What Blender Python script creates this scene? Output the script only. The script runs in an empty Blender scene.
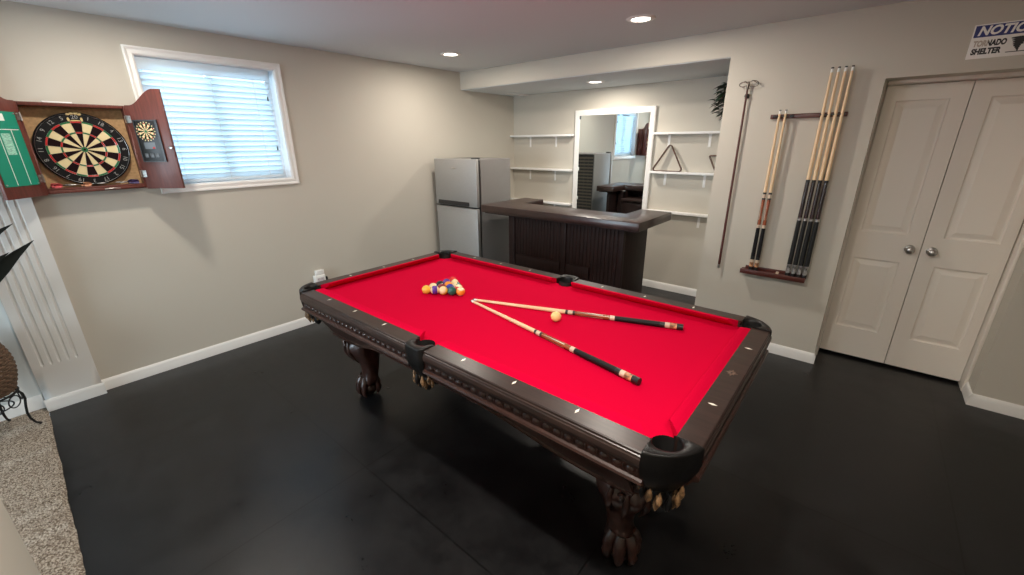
import bpy, bmesh, math, random
from mathutils import Vector, Matrix
random.seed(7)
S = bpy.context.scene
COL = S.collection
PI = math.pi
V = Vector
sin, cos, rad = math.sin, math.cos, math.radians

# ------------------------------------------------------------------ materials
def mat(name, col, rough=.5, metal=0., coat=0., noise=None, bump=None, spec=.5, **kw):
    """noise=(scale, amount, stretch xyz) varies the colour; bump=(scale, strength, distance)"""
    m = bpy.data.materials.new(name); m.use_nodes = True
    nt = m.node_tree; b = nt.nodes['Principled BSDF']
    b.inputs['Base Color'].default_value = (*col, 1)
    b.inputs['Roughness'].default_value = rough
    b.inputs['Metallic'].default_value = metal
    b.inputs['Coat Weight'].default_value = coat
    b.inputs['Coat Roughness'].default_value = .15
    b.inputs['Specular IOR Level'].default_value = spec
    for k, v in kw.items():
        b.inputs[k.replace('_', ' ')].default_value = v
    tc = nt.nodes.new('ShaderNodeTexCoord')
    if noise:
        sc, amt, st = noise
        mp = nt.nodes.new('ShaderNodeMapping'); mp.inputs['Scale'].default_value = st
        n = nt.nodes.new('ShaderNodeTexNoise'); n.inputs['Scale'].default_value = sc
        n.inputs['Detail'].default_value = 5
        nt.links.new(tc.outputs['Object'], mp.inputs['Vector']); nt.links.new(mp.outputs[0], n.inputs['Vector'])
        r = nt.nodes.new('ShaderNodeValToRGB')
        r.color_ramp.elements[0].position = .3; r.color_ramp.elements[1].position = .7
        r.color_ramp.elements[0].color = tuple(max(0, c * (1 - amt)) for c in col) + (1,)
        r.color_ramp.elements[1].color = tuple(min(1, c * (1 + amt)) for c in col) + (1,)
        nt.links.new(n.outputs['Fac'], r.inputs[0]); nt.links.new(r.outputs[0], b.inputs['Base Color'])
    if bump:
        sc, stg, dist = bump
        n2 = nt.nodes.new('ShaderNodeTexNoise'); n2.inputs['Scale'].default_value = sc; n2.inputs['Detail'].default_value = 3
        bp = nt.nodes.new('ShaderNodeBump'); bp.inputs['Strength'].default_value = stg; bp.inputs['Distance'].default_value = dist
        nt.links.new(tc.outputs['Object'], n2.inputs['Vector'])
        nt.links.new(n2.outputs['Fac'], bp.inputs['Height']); nt.links.new(bp.outputs[0], b.inputs['Normal'])
    return m

def emit(name, col, s):
    m = bpy.data.materials.new(name); m.use_nodes = True
    b = m.node_tree.nodes['Principled BSDF']
    b.inputs['Base Color'].default_value = (*col, 1)
    b.inputs['Emission Color'].default_value = (*col, 1); b.inputs['Emission Strength'].default_value = s
    return m

M = {}
M['wall'] = mat('wall_paint', (.55, .515, .445), .75, bump=(220, .12, .002))
M['wall_grey'] = mat('white_grey_paint', (.66, .68, .66), .6, bump=(220, .1, .002))
M['ceiling'] = mat('ceiling_paint', (.62, .655, .67), .9, bump=(160, .15, .002))
M['white'] = mat('white_trim', (.83, .82, .79), .35)
M['door'] = mat('door_paint', (.84, .78, .70), .4)
M['shelf'] = mat('shelf_white', (.85, .84, .82), .4)
M['felt'] = mat('red_cloth', (.57, .0004, .030), 1.0, bump=(900, .08, .0006), spec=.05)
M['wood'] = mat('mahogany', (.036, .0135, .0095), .34, coat=.2, noise=(9, .45, (1, 12, 12)))
M['rail'] = mat('rail_wood', (.028, .0150, .0120), .33, coat=.0, noise=(7, .4, (1, 14, 6)), bump=(500, .03, .0005))
M['leg'] = mat('carved_wood', (.035, .013, .009), .34, coat=.3, noise=(30, .5, (1, 1, 1)))
M['bar'] = mat('bar_wood', (.019, .0072, .0056), .55, coat=.0, spec=.25, noise=(12, .5, (10, 10, .6)))
M['bartop'] = mat('bar_top_wood', (.034, .0155, .012), .30, coat=.2, noise=(10, .45, (.7, 9, 4)))
M['leather'] = mat('black_leather', (.0055, .005, .005), .38, spec=.35, bump=(260, .35, .002))
M['bag'] = mat('pocket_lining', (.008, .007, .007), .7)
M['fringe'] = mat('bronze_fringe', (.22, .125, .06), .4, noise=(60, .9, (1, 1, 1)))
M['pearl'] = mat('pearl', (.85, .8, .7), .25)
M['emblem'] = mat('emblem', (.14, .085, .06), .45)
M['black'] = mat('black_plastic', (.012, .012, .013), .4)
M['blackmetal'] = mat('wrought_iron', (.008, .008, .008), .45, metal=.3)
M['chrome'] = mat('satin_chrome', (.55, .54, .52), .28, metal=1)
M['brass'] = mat('aged_metal', (.16, .14, .12), .4, metal=.9)
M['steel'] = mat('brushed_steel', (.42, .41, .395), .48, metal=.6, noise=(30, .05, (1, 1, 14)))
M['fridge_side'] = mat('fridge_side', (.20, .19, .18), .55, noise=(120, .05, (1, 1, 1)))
M['grille'] = mat('condenser_metal', (.12, .10, .08), .5)
M['fridge_dark'] = mat('fridge_dark', (.018, .018, .02), .35)
M['cab'] = mat('cabinet_wood', (.125, .033, .023), .45, coat=.08, noise=(10, .22, (9, 9, .8)))
M['cork'] = mat('cork_board', (.40, .25, .12), .85, noise=(60, .2, (1, 1, 1)))
M['green'] = mat('scoreboard_green', (.003, .245, .155), .5)
M['greenpale'] = mat('scoreboard_pale', (.30, .58, .46), .6, noise=(90, .5, (1, 1, 5)))
M['dwhite'] = mat('line_white', (.8, .8, .76), .5)
M['dcream'] = mat('sisal_cream', (.78, .66, .38), .9, bump=(700, .2, .001))
M['dblack'] = mat('sisal_black', (.014, .006, .007), .9, spec=.12, bump=(700, .2, .001))
M['dred'] = mat('sisal_red', (.50, .03, .028), .9)
M['dgreen'] = mat('sisal_green', (.025, .17, .065), .9)
M['dring'] = mat('number_ring_black', (.006, .006, .007), .6, spec=.2)
M['numeral'] = mat('numeral_wire', (.30, .30, .29), .5)
M['gold'] = mat('gold_mark', (.62, .47, .2), .4)
M['maple'] = mat('maple_shaft', (.82, .60, .36), .3, coat=.3, noise=(8, .12, (1, 30, 30)))
M['fore_brown'] = mat('forearm_brown', (.26, .065, .022), .25, coat=.4, noise=(14, .6, (1, 20, 20)))
M['fore_black'] = mat('forearm_dark', (.018, .009, .010), .18, coat=.6, noise=(14, .6, (1, 20, 20)))
M['wrap'] = mat('black_wrap', (.006, .006, .007), .6, spec=.3, bump=(500, .3, .001))
M['wrapgrey'] = mat('grey_wrap', (.013, .0145, .015), .5, spec=.35, bump=(500, .3, .001))
M['ivory'] = mat('ivory_ring', (.62, .50, .38), .3)
M['sleeve'] = mat('sleeve_inlay', (.5, .25, .13), .3, noise=(45, .9, (1, 1, 1)))
M['silver'] = mat('silver_inlay', (.45, .44, .43), .3, metal=.7, noise=(45, .8, (1, 1, 1)))
M['rackwood'] = mat('rack_wood', (.085, .020, .014), .35, coat=.2)
M['triwood'] = mat('triangle_wood', (.10, .040, .022), .4)
M['basket'] = mat('woven_reed', (.125, .075, .045), .75, noise=(40, .5, (1, 1, 3)))
M['leaf'] = mat('dark_leaf', (.006, .008, .006), .5, spec=.25)
M['leafgreen'] = mat('green_leaf', (.016, .038, .014), .45, noise=(20, .5, (1, 1, 1)))
M['pot'] = mat('clay_pot', (.35, .33, .3), .6)
M['plug'] = mat('white_plastic', (.82, .82, .80), .4)
M['signwhite'] = mat('sign_white', (.85, .83, .80), .3)
M['signblue'] = mat('sign_blue', (.012, .02, .16), .3)
M['signblack'] = mat('sign_black', (.012, .012, .015), .4)
M['signglare'] = mat('sign_glare_worn', (.50, .42, .36), .5)  # pale letters: glare plus peeling wear painted as one colour
M['vinyl'] = mat('window_vinyl', (.86, .88, .9), .35)
M['glow'] = emit('lamp_lens', (1, .93, .82), 9)
M['flight_red'] = mat('flight_red', (.62, .10, .11), .5, noise=(70, .6, (1, 1, 1)))
M['flight_orange'] = mat('flight_orange', (.75, .32, .18), .5, noise=(70, .6, (1, 1, 1)))
M['flight_dark'] = mat('flight_dark', (.05, .035, .11), .5, noise=(70, .9, (1, 1, 1)))
M['chalkgrey'] = mat('display_grey', (.10, .11, .12), .3)

# black rubber floor: big tiles with faint seams and scuffs
def floor_mat():
    m = mat('black_rubber', (.0125, .0125, .0135), .46, spec=.38)
    nt = m.node_tree; b = nt.nodes['Principled BSDF']
    tc = nt.nodes.new('ShaderNodeTexCoord')
    br = nt.nodes.new('ShaderNodeTexBrick'); br.offset = 0.0
    br.inputs['Color1'].default_value = (1, 1, 1, 1); br.inputs['Color2'].default_value = (.9, .9, .9, 1)
    br.inputs['Mortar'].default_value = (.15, .15, .15, 1); br.inputs['Scale'].default_value = 1
    br.inputs['Mortar Size'].default_value = .0035; br.inputs['Brick Width'].default_value = 1.22; br.inputs['Row Height'].default_value = 1.22
    mp = nt.nodes.new('ShaderNodeMapping'); mp.inputs['Location'].default_value = (.28, .34, 0)
    nt.links.new(tc.outputs['Object'], mp.inputs[0]); nt.links.new(mp.outputs[0], br.inputs['Vector'])
    n = nt.nodes.new('ShaderNodeTexNoise'); n.inputs['Scale'].default_value = 4; n.inputs['Detail'].default_value = 8; n.inputs['Roughness'].default_value = .7
    nt.links.new(tc.outputs['Object'], n.inputs['Vector'])
    r = nt.nodes.new('ShaderNodeValToRGB')
    r.color_ramp.elements[0].position = .3; r.color_ramp.elements[0].color = (.0045, .0046, .0052, 1)
    r.color_ramp.elements[1].position = .75; r.color_ramp.elements[1].color = (.0135, .0133, .0142, 1)
    nt.links.new(n.outputs['Fac'], r.inputs[0])
    mx = nt.nodes.new('ShaderNodeMix'); mx.data_type = 'RGBA'; mx.blend_type = 'MULTIPLY'; mx.inputs[0].default_value = 1
    nt.links.new(r.outputs[0], mx.inputs[6]); nt.links.new(br.outputs['Color'], mx.inputs[7])
    nt.links.new(mx.outputs[2], b.inputs['Base Color'])
    rr = nt.nodes.new('ShaderNodeMapRange'); rr.inputs[1].default_value = .3; rr.inputs[2].default_value = .7
    rr.inputs[3].default_value = .26; rr.inputs[4].default_value = .44
    nt.links.new(n.outputs['Fac'], rr.inputs[0]); nt.links.new(rr.outputs[0], b.inputs['Roughness'])
    n2 = nt.nodes.new('ShaderNodeTexNoise'); n2.inputs['Scale'].default_value = 350; n2.inputs['Detail'].default_value = 2
    nt.links.new(tc.outputs['Object'], n2.inputs['Vector'])
    bp = nt.nodes.new('ShaderNodeBump'); bp.inputs['Strength'].default_value = .25; bp.inputs['Distance'].default_value = .001
    nt.links.new(n2.outputs['Fac'], bp.inputs['Height']); nt.links.new(bp.outputs[0], b.inputs['Normal'])
    return m
M['floor'] = floor_mat()

def carpet_mat():
    m = mat('speckled_carpet', (.4, .34, .28), 1.0, spec=.1)
    nt = m.node_tree; b = nt.nodes['Principled BSDF']
    tc = nt.nodes.new('ShaderNodeTexCoord')
    vo = nt.nodes.new('ShaderNodeTexVoronoi'); vo.inputs['Scale'].default_value = 190
    nt.links.new(tc.outputs['Object'], vo.inputs['Vector'])
    r = nt.nodes.new('ShaderNodeValToRGB'); r.color_ramp.interpolation = 'LINEAR'
    e = r.color_ramp.elements
    e[0].position = 0; e[0].color = (.09, .065, .045, 1); e[1].position = 1; e[1].color = (.56, .49, .40, 1)
    x = e.new(.35); x.color = (.25, .20, .155, 1); x = e.new(.65); x.color = (.38, .33, .27, 1)
    sp = nt.nodes.new('ShaderNodeSeparateColor')
    nt.links.new(vo.outputs['Color'], sp.inputs[0]); nt.links.new(sp.outputs[0], r.inputs[0]); nt.links.new(r.outputs[0], b.inputs['Base Color'])
    n2 = nt.nodes.new('ShaderNodeTexNoise'); n2.inputs['Scale'].default_value = 160; n2.inputs['Detail'].default_value = 4
    nt.links.new(tc.outputs['Object'], n2.inputs['Vector'])
    bp = nt.nodes.new('ShaderNodeBump'); bp.inputs['Strength'].default_value = 1; bp.inputs['Distance'].default_value = .008
    nt.links.new(n2.outputs['Fac'], bp.inputs['Height']); nt.links.new(bp.outputs[0], b.inputs['Normal'])
    return m
M['carpet'] = carpet_mat()

def mirror_mat():
    return mat('mirror_silver', (.88, .97, 1.0), .0, metal=1)
M['mirror'] = mirror_mat()

def pane_mat():
    m = bpy.data.materials.new('window_glass'); m.use_nodes = True; nt = m.node_tree; nt.nodes.clear()
    o = nt.nodes.new('ShaderNodeOutputMaterial'); t = nt.nodes.new('ShaderNodeBsdfTransparent'); g = nt.nodes.new('ShaderNodeBsdfGlossy')
    g.inputs['Roughness'].default_value = .02; f = nt.nodes.new('ShaderNodeFresnel'); x = nt.nodes.new('ShaderNodeMixShader')
    nt.links.new(f.outputs[0], x.inputs[0]); nt.links.new(t.outputs[0], x.inputs[1]); nt.links.new(g.outputs[0], x.inputs[2]); nt.links.new(x.outputs[0], o.inputs[0])
    return m
M['pane'] = pane_mat()

def slat_mat():
    m = bpy.data.materials.new('blind_slat'); m.use_nodes = True; nt = m.node_tree; nt.nodes.clear()
    o = nt.nodes.new('ShaderNodeOutputMaterial'); d = nt.nodes.new('ShaderNodeBsdfDiffuse'); t = nt.nodes.new('ShaderNodeBsdfTranslucent'); x = nt.nodes.new('ShaderNodeMixShader')
    d.inputs[0].default_value = (.86, .9, .92, 1); t.inputs[0].default_value = (.78, .90, .96, 1); x.inputs[0].default_value = .38
    nt.links.new(d.outputs[0], x.inputs[1]); nt.links.new(t.outputs[0], x.inputs[2]); nt.links.new(x.outputs[0], o.inputs[0])
    return m
M['slat'] = slat_mat()

# ------------------------------------------------------------------ mesh builder
class MB:
    def __init__(s): s.v = []; s.f = []; s.m = []
    def add(s, vs, fs, mi=0, xf=None):
        o = len(s.v)
        for p in vs:
            p = V(p); s.v.append(xf @ p if xf is not None else p)
        for f in fs: s.f.append([o + i for i in f]); s.m.append(mi)
        return s
    def box(s, a, b, mi=0, xf=None):
        x0, y0, z0 = (min(a[i], b[i]) for i in range(3)); x1, y1, z1 = (max(a[i], b[i]) for i in range(3))
        vs = [(x0,y0,z0),(x1,y0,z0),(x1,y1,z0),(x0,y1,z0),(x0,y0,z1),(x1,y0,z1),(x1,y1,z1),(x0,y1,z1)]
        return s.add(vs, [(0,3,2,1),(4,5,6,7),(0,1,5,4),(1,2,6,5),(2,3,7,6),(3,0,4,7)], mi, xf)
    def rings(s, rs, mi=0, cap=(True, True), closed=True, xf=None):
        """loft a list of equal-length rings"""
        n = len(rs[0]); vs = [p for r in rs for p in r]; fs = []
        for i in range(len(rs) - 1):
            for j in range(n if closed else n - 1):
                k = (j + 1) % n
                fs.append((i*n+j, i*n+k, (i+1)*n+k, (i+1)*n+j))
        if cap[0]: fs.append(tuple(reversed(range(n))))
        if cap[1]: fs.append(tuple((len(rs)-1)*n + j for j in range(n)))
        return s.add(vs, fs, mi, xf)
    def lathe(s, prof, n=24, mi=0, xf=None, cap=(True, True)):
        """profile of (r, z) about z"""
        rs = [[(max(r, 1e-5)*cos(2*PI*j/n), max(r, 1e-5)*sin(2*PI*j/n), z) for j in range(n)] for r, z in prof]
        return s.rings(rs, mi, cap, True, xf)
    def tube(s, pts, r, n=8, mi=0, closed=False, xf=None):
        pts = [V(p) for p in pts]; N = len(pts); rs = []
        rr = r if isinstance(r, (list, tuple)) else [r]*N
        up = None
        for i, p in enumerate(pts):
            if closed: t = pts[(i+1) % N] - pts[i-1]
            else: t = pts[min(i+1, N-1)] - pts[max(i-1, 0)]
            t.normalize()
            if up is None:
                a = V((0,0,1)) if abs(t.z) < .9 else V((1,0,0)); up = (a - t*a.dot(t)).normalized()
            else:
                up = (up - t*up.dot(t)).normalized()
            q = t.cross(up)
            rs.append([p + rr[i]*(cos(2*PI*j/n)*up + sin(2*PI*j/n)*q) for j in range(n)])
        if closed:
            rs.append(rs[0]); return s.rings(rs, mi, (False, False), True, xf)
        return s.rings(rs, mi, (True, True), True, xf)
    def prism(s, poly, a, b, axis, mi=0, xf=None):
        """poly of 2-D points extruded along axis (0,1,2) from a to b"""
        def P(p, t):
            if axis == 0: return (t, p[0], p[1])
            if axis == 1: return (p[0], t, p[1])
            return (p[0], p[1], t)
        return s.rings([[P(p, a) for p in poly], [P(p, b) for p in poly]], mi, (True, True), True, xf)
    def ball(s, c, r, mi=0, nu=12, nv=8, sc=(1,1,1), xf=None):
        c = V(c); prof = [(sin(PI*i/nv), -cos(PI*i/nv)) for i in range(nv+1)]
        rs = [[(c.x + sc[0]*r*max(a,1e-4)*cos(2*PI*j/nu), c.y + sc[1]*r*max(a,1e-4)*sin(2*PI*j/nu), c.z + sc[2]*r*z) for j in range(nu)] for a, z in prof]
        return s.rings(rs, mi, (True, True), True, xf)
    def build(s, name, mats, parent=None, bev=0, smooth=True, ang=35, seg=2, local=False, loc=None):
        if not isinstance(mats, (list, tuple)): mats = [mats]
        me = bpy.data.meshes.new(name)
        off = V((0,0,0))
        if not local and parent is not None:
            r = parent
            while r is not None: off += V(r.location); r = r.parent
        if loc is not None and not local: off = V(loc)
        me.from_pydata([tuple(p - off) for p in s.v], [], s.f)
        for x in mats: me.materials.append(x)
        for p, i in zip(me.polygons, s.m): p.material_index = i
        bm = bmesh.new(); bm.from_mesh(me)
        bmesh.ops.remove_doubles(bm, verts=bm.verts, dist=1e-6)
        bmesh.ops.recalc_face_normals(bm, faces=bm.faces)
        if bev:
            es = [e for e in bm.edges if len(e.link_faces) == 2 and e.calc_face_angle(0) > rad(50)]
            bmesh.ops.bevel(bm, geom=es, offset=bev, segments=seg, profile=.5, affect='EDGES', clamp_overlap=True)
        bm.to_mesh(me); bm.free()
        if smooth:
            for p in me.polygons: p.use_smooth = True
            me.set_sharp_from_angle(angle=rad(ang))
        o = bpy.data.objects.new(name, me); COL.objects.link(o)
        if parent is not None: o.parent = parent
        if loc is not None: o.location = loc
        return o

def tag(o, label=None, cat=None, group=None, kind=None):
    if label: o['label'] = label
    if cat: o['category'] = cat
    if group: o['group'] = group
    if kind: o['kind'] = kind
    return o
def thing(name, loc, label=None, cat=None, group=None, kind=None):
    o = bpy.data.objects.new(name, None); COL.objects.link(o); o.location = loc; o.empty_display_size = .05
    return tag(o, label, cat, group, kind)
def struct(o, label=None, cat=None): return tag(o, label, cat, None, 'structure')
def dup(root, loc, rot=None, label=None):
    r = root.copy(); COL.objects.link(r); r.location = loc
    if rot is not None: r.rotation_euler = rot
    if label: r['label'] = label
    for ch in list(root.children):
        c = ch.copy(); COL.objects.link(c); c.parent = r
        for g in list(ch.children):
            d = g.copy(); COL.objects.link(d); d.parent = c
    return r
def text_geo(body, size, shear=0, offset=0, align='CENTER', spacing=1):
    cu = bpy.data.curves.new('lettering', 'FONT'); cu.body = body; cu.size = size; cu.shear = shear; cu.offset = offset
    cu.align_x = align; cu.align_y = 'CENTER'; cu.space_character = spacing; cu.resolution_u = 3
    o = bpy.data.objects.new('lettering', cu); COL.objects.link(o)
    me = o.to_mesh(); vs = [v.co.copy() for v in me.vertices]; fs = [tuple(p.vertices) for p in me.polygons]
    o.to_mesh_clear(); bpy.data.objects.remove(o); bpy.data.curves.remove(cu)
    return vs, fs
def basis(o, ex, ey, ez):
    m = Matrix((ex, ey, ez)).transposed().to_4x4(); m.translation = V(o); return m

# ------------------------------------------------------------------ dimensions
Yc, Yb, Hc, Hs, XA = 3.783, 4.769, 2.468, 2.283, 2.9655
XR, YN = 6.1, -3.2
CAR = -.2          # black floor / carpet line
DX0, DX1, DY, DH = 3.9076, 4.7792, 4.083, 2.05
BBH, BBT = .085, .013

# ------------------------------------------------------------------ the room
def hole_wall(name, axis, t0, t1, u0, u1, z0, z1, holes, m):
    """slab across axis (0: x, 1: y) with rectangular holes (u0,u1,z0,z1); all cells share vertices"""
    us = sorted({u0, u1, *[h[0] for h in holes], *[h[1] for h in holes]}); zs = sorted({z0, z1, *[h[2] for h in holes], *[h[3] for h in holes]})
    b = MB()
    def inh(i, j):
        if not (0 <= i < len(us)-1 and 0 <= j < len(zs)-1): return True
        cu, cz = (us[i]+us[i+1])/2, (zs[j]+zs[j+1])/2
        return any(h[0] < cu < h[1] and h[2] < cz < h[3] for h in holes)
    def P(t, u, z): return (t, u, z) if axis == 0 else (u, t, z)
    def q(*pts): b.add(pts, [(0,1,2,3)])
    for i in range(len(us)-1):
        for j in range(len(zs)-1):
            if inh(i, j): continue
            a, c, d, e = us[i], us[i+1], zs[j], zs[j+1]
            for t in (t0, t1): q(P(t,a,d), P(t,c,d), P(t,c,e), P(t,a,e))
            if inh(i-1, j): q(P(t0,a,d), P(t1,a,d), P(t1,a,e), P(t0,a,e))
            if inh(i+1, j): q(P(t0,c,d), P(t1,c,d), P(t1,c,e), P(t0,c,e))
            if inh(i, j-1): q(P(t0,a,d), P(t1,a,d), P(t1,c,d), P(t0,c,d))
            if inh(i, j+1): q(P(t0,a,e), P(t1,a,e), P(t1,c,e), P(t0,c,e))
    return struct(b.build(name, m, smooth=False))

WY0, WY1, WZ0, WZ1 = .778, 1.668, 1.402, 2.262
hole_wall('wall_left', 0, -.16, 0, CAR, Yb, 0, Hc, [(WY0, WY1, WZ0, WZ1)], M['wall'])
hole_wall('wall_left_carpet_room', 0, -.16, -.004, YN, CAR, 0, Hc, [(-2.4, -1.3, .9, 2.1)], M['wall_grey'])
struct(MB().box((-.16, Yb, 0), (XA+.1, Yb+.1, Hc)).build('wall_back', M['wall']))
struct(MB().box((XA, Yc+.1, 0), (XA+.1, Yb, Hc)).build('wall_alcove', M['wall']))
hole_wall('wall_partition', 1, Yc, DY+.06, XA, XR, 0, Hc, [(DX0, DX1, -1, DH)], M['wall'])
struct(MB().box((XR, YN, 0), (XR+.1, DY, Hc)).build('wall_right', M['wall']))
struct(MB().box((2.3, -.345, 0), (XR, -.232, Hc)).build('wall_near', M['wall']))
hole_wall('wall_rear', 1, YN-.1, YN, -.16, XR, 0, Hc, [(.5, 2.2, .25, 2.1)], M['wall'])
struct(MB().box((-.16, CAR, -.06), (XR, Yb+.1, 0)).build('floor', M['floor'], smooth=False))
struct(MB().box((-.16, YN-.1, Hc), (XR+.1, Yb+.1, Hc+.08)).build('ceiling', M['ceiling'], smooth=False))
struct(MB().box((0, Yc, Hs), (XA, Yb, Hc-.001)).build('beam_soffit', [M['wall']], smooth=False))
struct(MB().box((0.0, Yc+.012, Hs-.006), (XA, Yb, Hs)).build('ceiling_alcove', M['ceiling'], smooth=False))
# closet behind the doors
struct(MB().box((DX0-.1, DY+.5, 0), (DX1+.1, DY+.55, Hc)).box((DX0-.1, DY+.06, 0), (DX0-.05, DY+.55, Hc)).box((DX1+.05, DY+.06, 0), (DX1+.1, DY+.55, Hc)).build('wall_closet', M['wall']))
# carpet: thick pile with a slightly ragged edge
cb = MB(); nx, ny = 120, 3
def carp(i, j):
    x = 0.012 + i*(XR-.012)/nx
    e = .002*sin(x*9) + random.uniform(-.0025, .0025)
    ys = [YN, -1.2, CAR-.02, CAR]; z = [.018, .018, .018, .004]
    return (x, ys[j] + (e if j >= 2 else 0), z[j])
cb.add([carp(i, j) for i in range(nx+1) for j in range(4)], [(i*4+j, (i+1)*4+j, (i+1)*4+j+1, i*4+j+1) for i in range(nx) for j in range(3)])
cb.add([(0, YN-.1, -.06), (XR, YN-.1, -.06), (XR, CAR, -.06), (0, CAR, -.06)], [(0,1,2,3)])
struct(cb.build('floor_carpet', M['carpet']), 'speckled beige carpet meeting the black floor', None)

# baseboards
def bb_profile(): return [(0, 0), (BBT, 0), (BBT, BBH-.022), (BBT-.005, BBH-.008), (.004, BBH), (0, BBH)]
def baseboard(name, a, b, axis, face, sgn):
    """runs along axis from a to b on plane `face`, protruding sgn"""
    pr = [(face + sgn*d, z) for d, z in bb_profile()]
    mb = MB()
    if axis == 1: mb.rings([[(p[0], t, p[1]) for p in pr] for t in (a, b)])
    else: mb.rings([[(t, p[0], p[1]) for p in pr] for t in (a, b)])
    return struct(mb.build(name, M['white']))
baseboard('baseboard_left', .083, Yb-BBT, 1, 0, 1)
baseboard('baseboard_back', 0, XA, 0, Yb, -1)
baseboard('baseboard_partition', XA+.012, DX0, 0, Yc, -1)
baseboard('baseboard_right', DX1, XR, 0, Yc, -1)
baseboard('baseboard_return', Yc-BBT, 3.968, 1, DX1, -1)
baseboard('baseboard_return', Yc-BBT, 3.968, 1, DX0, 1)
baseboard('baseboard_near', 2.3, XR, 0, -.232, 1)
bo = baseboard('baseboard_carpet_room', YN, CAR-.004, 1, -.004, 1); bo.location.z = .015; bo.scale.z = 1.15

# white fluted pilaster between the two rooms
pb = MB()
PY0, PY1, PX = -.196, .083, .052
gro = [-.146, -.106, -.066, -.025, .015]; GR = .0085; GD = .008
gz0, gz1 = .325, 2.2
ys = [PY0]
for g in gro: ys += [g-GR, g-GR*.5, g, g+GR*.5, g+GR]
ys.append(PY1)
zs = [BBH, gz0-.012, gz0-.004, gz0+.004, gz1-.004, gz1+.008, Hc]
def px_(y, k):
    for g in gro:
        d = abs(y-g)
        if d < GR*.9 and k in (3, 4):
            return PX - GD*(1 - (d/GR)**2)
        if d < GR*.4 and k == 2: return PX - GD*.5
    return PX
n = len(ys)
pb.add([(px_(y, k), y, z) for k, z in enumerate(zs) for y in ys], [(k*n+i, k*n+i+1, (k+1)*n+i+1, (k+1)*n+i) for k in range(len(zs)-1) for i in range(n-1)])
pb.add([(0, PY1, BBH), (PX, PY1, BBH), (PX, PY1, Hc), (0, PY1, Hc)], [(0,1,2,3)])
pb.add([(-.004, PY0, BBH), (PX, PY0, BBH), (PX, PY0, Hc), (-.004, PY0, Hc)], [(0,1,2,3)])
pb.add([(0, PY1, 0), (PX, PY1, 0), (PX, PY1, BBH), (0, PY1, BBH)], [(0,1,2,3)])
pb.rings([[(PX + d, t, z) for d, z in bb_profile()] for t in (PY0-.008, PY1+.008)])
M['pilaster'] = mat('pilaster_paint', (.70, .69, .66), .45)
struct(pb.build('trim_1', M['pilaster'], ang=25), 'white fluted pilaster standing out from the wall under the dart cabinet', None)

# ---------------------------------------------------------------- window
def window(name, y0, y1, z0, z1, xin, label):
    cw = .052
    w = MB()
    Y0, Y1, Z0, Z1 = y0-cw, y1+cw, z0-cw, z1+cw
    pr = [(0, 0), (0, .012), (.010, .018), (.030, .014), (.044, .020), (cw, .018), (cw, 0)]     # (distance outward from opening, height)
    prof = [(d, h) for d, h in pr]
    rs = []
    for (cy, cz, sy, sz) in ((y0, z0, -1, -1), (y1, z0, 1, -1), (y1, z1, 1, 1), (y0, z1, -1, 1), (y0, z0, -1, -1)):
        rs.append([(xin + h, cy + sy*d, cz + sz*d) for d, h in prof])
    w.rings(rs, 0, (False, False), True)
    o = struct(w.build(name, M['white'], ang=20), label, None)
    f = MB()
    for a in (.0,):
        xo = -.15
        f.box((xo, y0, z0), (xo+.05, y0+.045, z1)).box((xo, y1-.045, z0), (xo+.05, y1, z1)).box((xo, y0+.045, z1-.045), (xo+.05, y1-.045, z1)).box((xo, y0+.045, z0), (xo+.05, y1-.045, z0+.045))
        f.box((xo, (y0+y1)/2-.02, z0+.045), (xo+.04, (y0+y1)/2+.02, z1-.045))
    f.build('window_frame', M['vinyl'], o, bev=.003)
    MB().box((-.135, y0+.045, z0+.045), (-.130, y1-.045, z1-.045)).build('window_pane', M['pane'], o, smooth=False)
    s = MB().box((-.10, y0+.001, z0), (xin, y1-.001, z0+.004)).box((-.10, y0, z1-.004), (xin, y1, z1)).box((-.10, y0, z0), (xin, y0+.004, z1)).box((-.10, y1-.004, z0), (xin, y1, z1))
    s.build('window_jamb', M['vinyl'], o, smooth=False)
    return o
window('window_1', WY0, WY1, WZ0, WZ1, 0, 'white framed window with closed white blinds beside the dart cabinet')
window('window_added_side', -2.4, -1.3, .9, 2.1, -.004, 'white framed unseen window added in the side wall of the carpeted room')  # the carpeted room's side window is unseen, added for blue daylight

w3 = MB(); w3.box((.44, YN, .19), (.5, YN+.016, 2.16)).box((2.2, YN, .19), (2.26, YN+.016, 2.16)).box((.5, YN, 2.1), (2.2, YN+.016, 2.16)).box((.5, YN, .19), (2.2, YN+.016, .25))
w3o = struct(w3.build('window_added_rear', M['white'], bev=.002), 'white framed tall unseen window added for daylight in the rear wall of the carpeted room')  # rear window made up so soft cool light fills both rooms
w3 = MB(); w3.box((.5, YN-.09, .25), (.55, YN-.04, 2.1)).box((2.15, YN-.09, .25), (2.2, YN-.04, 2.1)).box((.55, YN-.09, 2.05), (2.15, YN-.04, 2.1)).box((.55, YN-.09, .25), (2.15, YN-.04, .30)).box((1.32, YN-.09, .30), (1.38, YN-.045, 2.05))
w3.build('window_frame', M['vinyl'], w3o, bev=.002)
MB().box((.55, YN-.072, .30), (2.15, YN-.068, 2.05)).build('window_pane', M['pane'], w3o, smooth=False)

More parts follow.
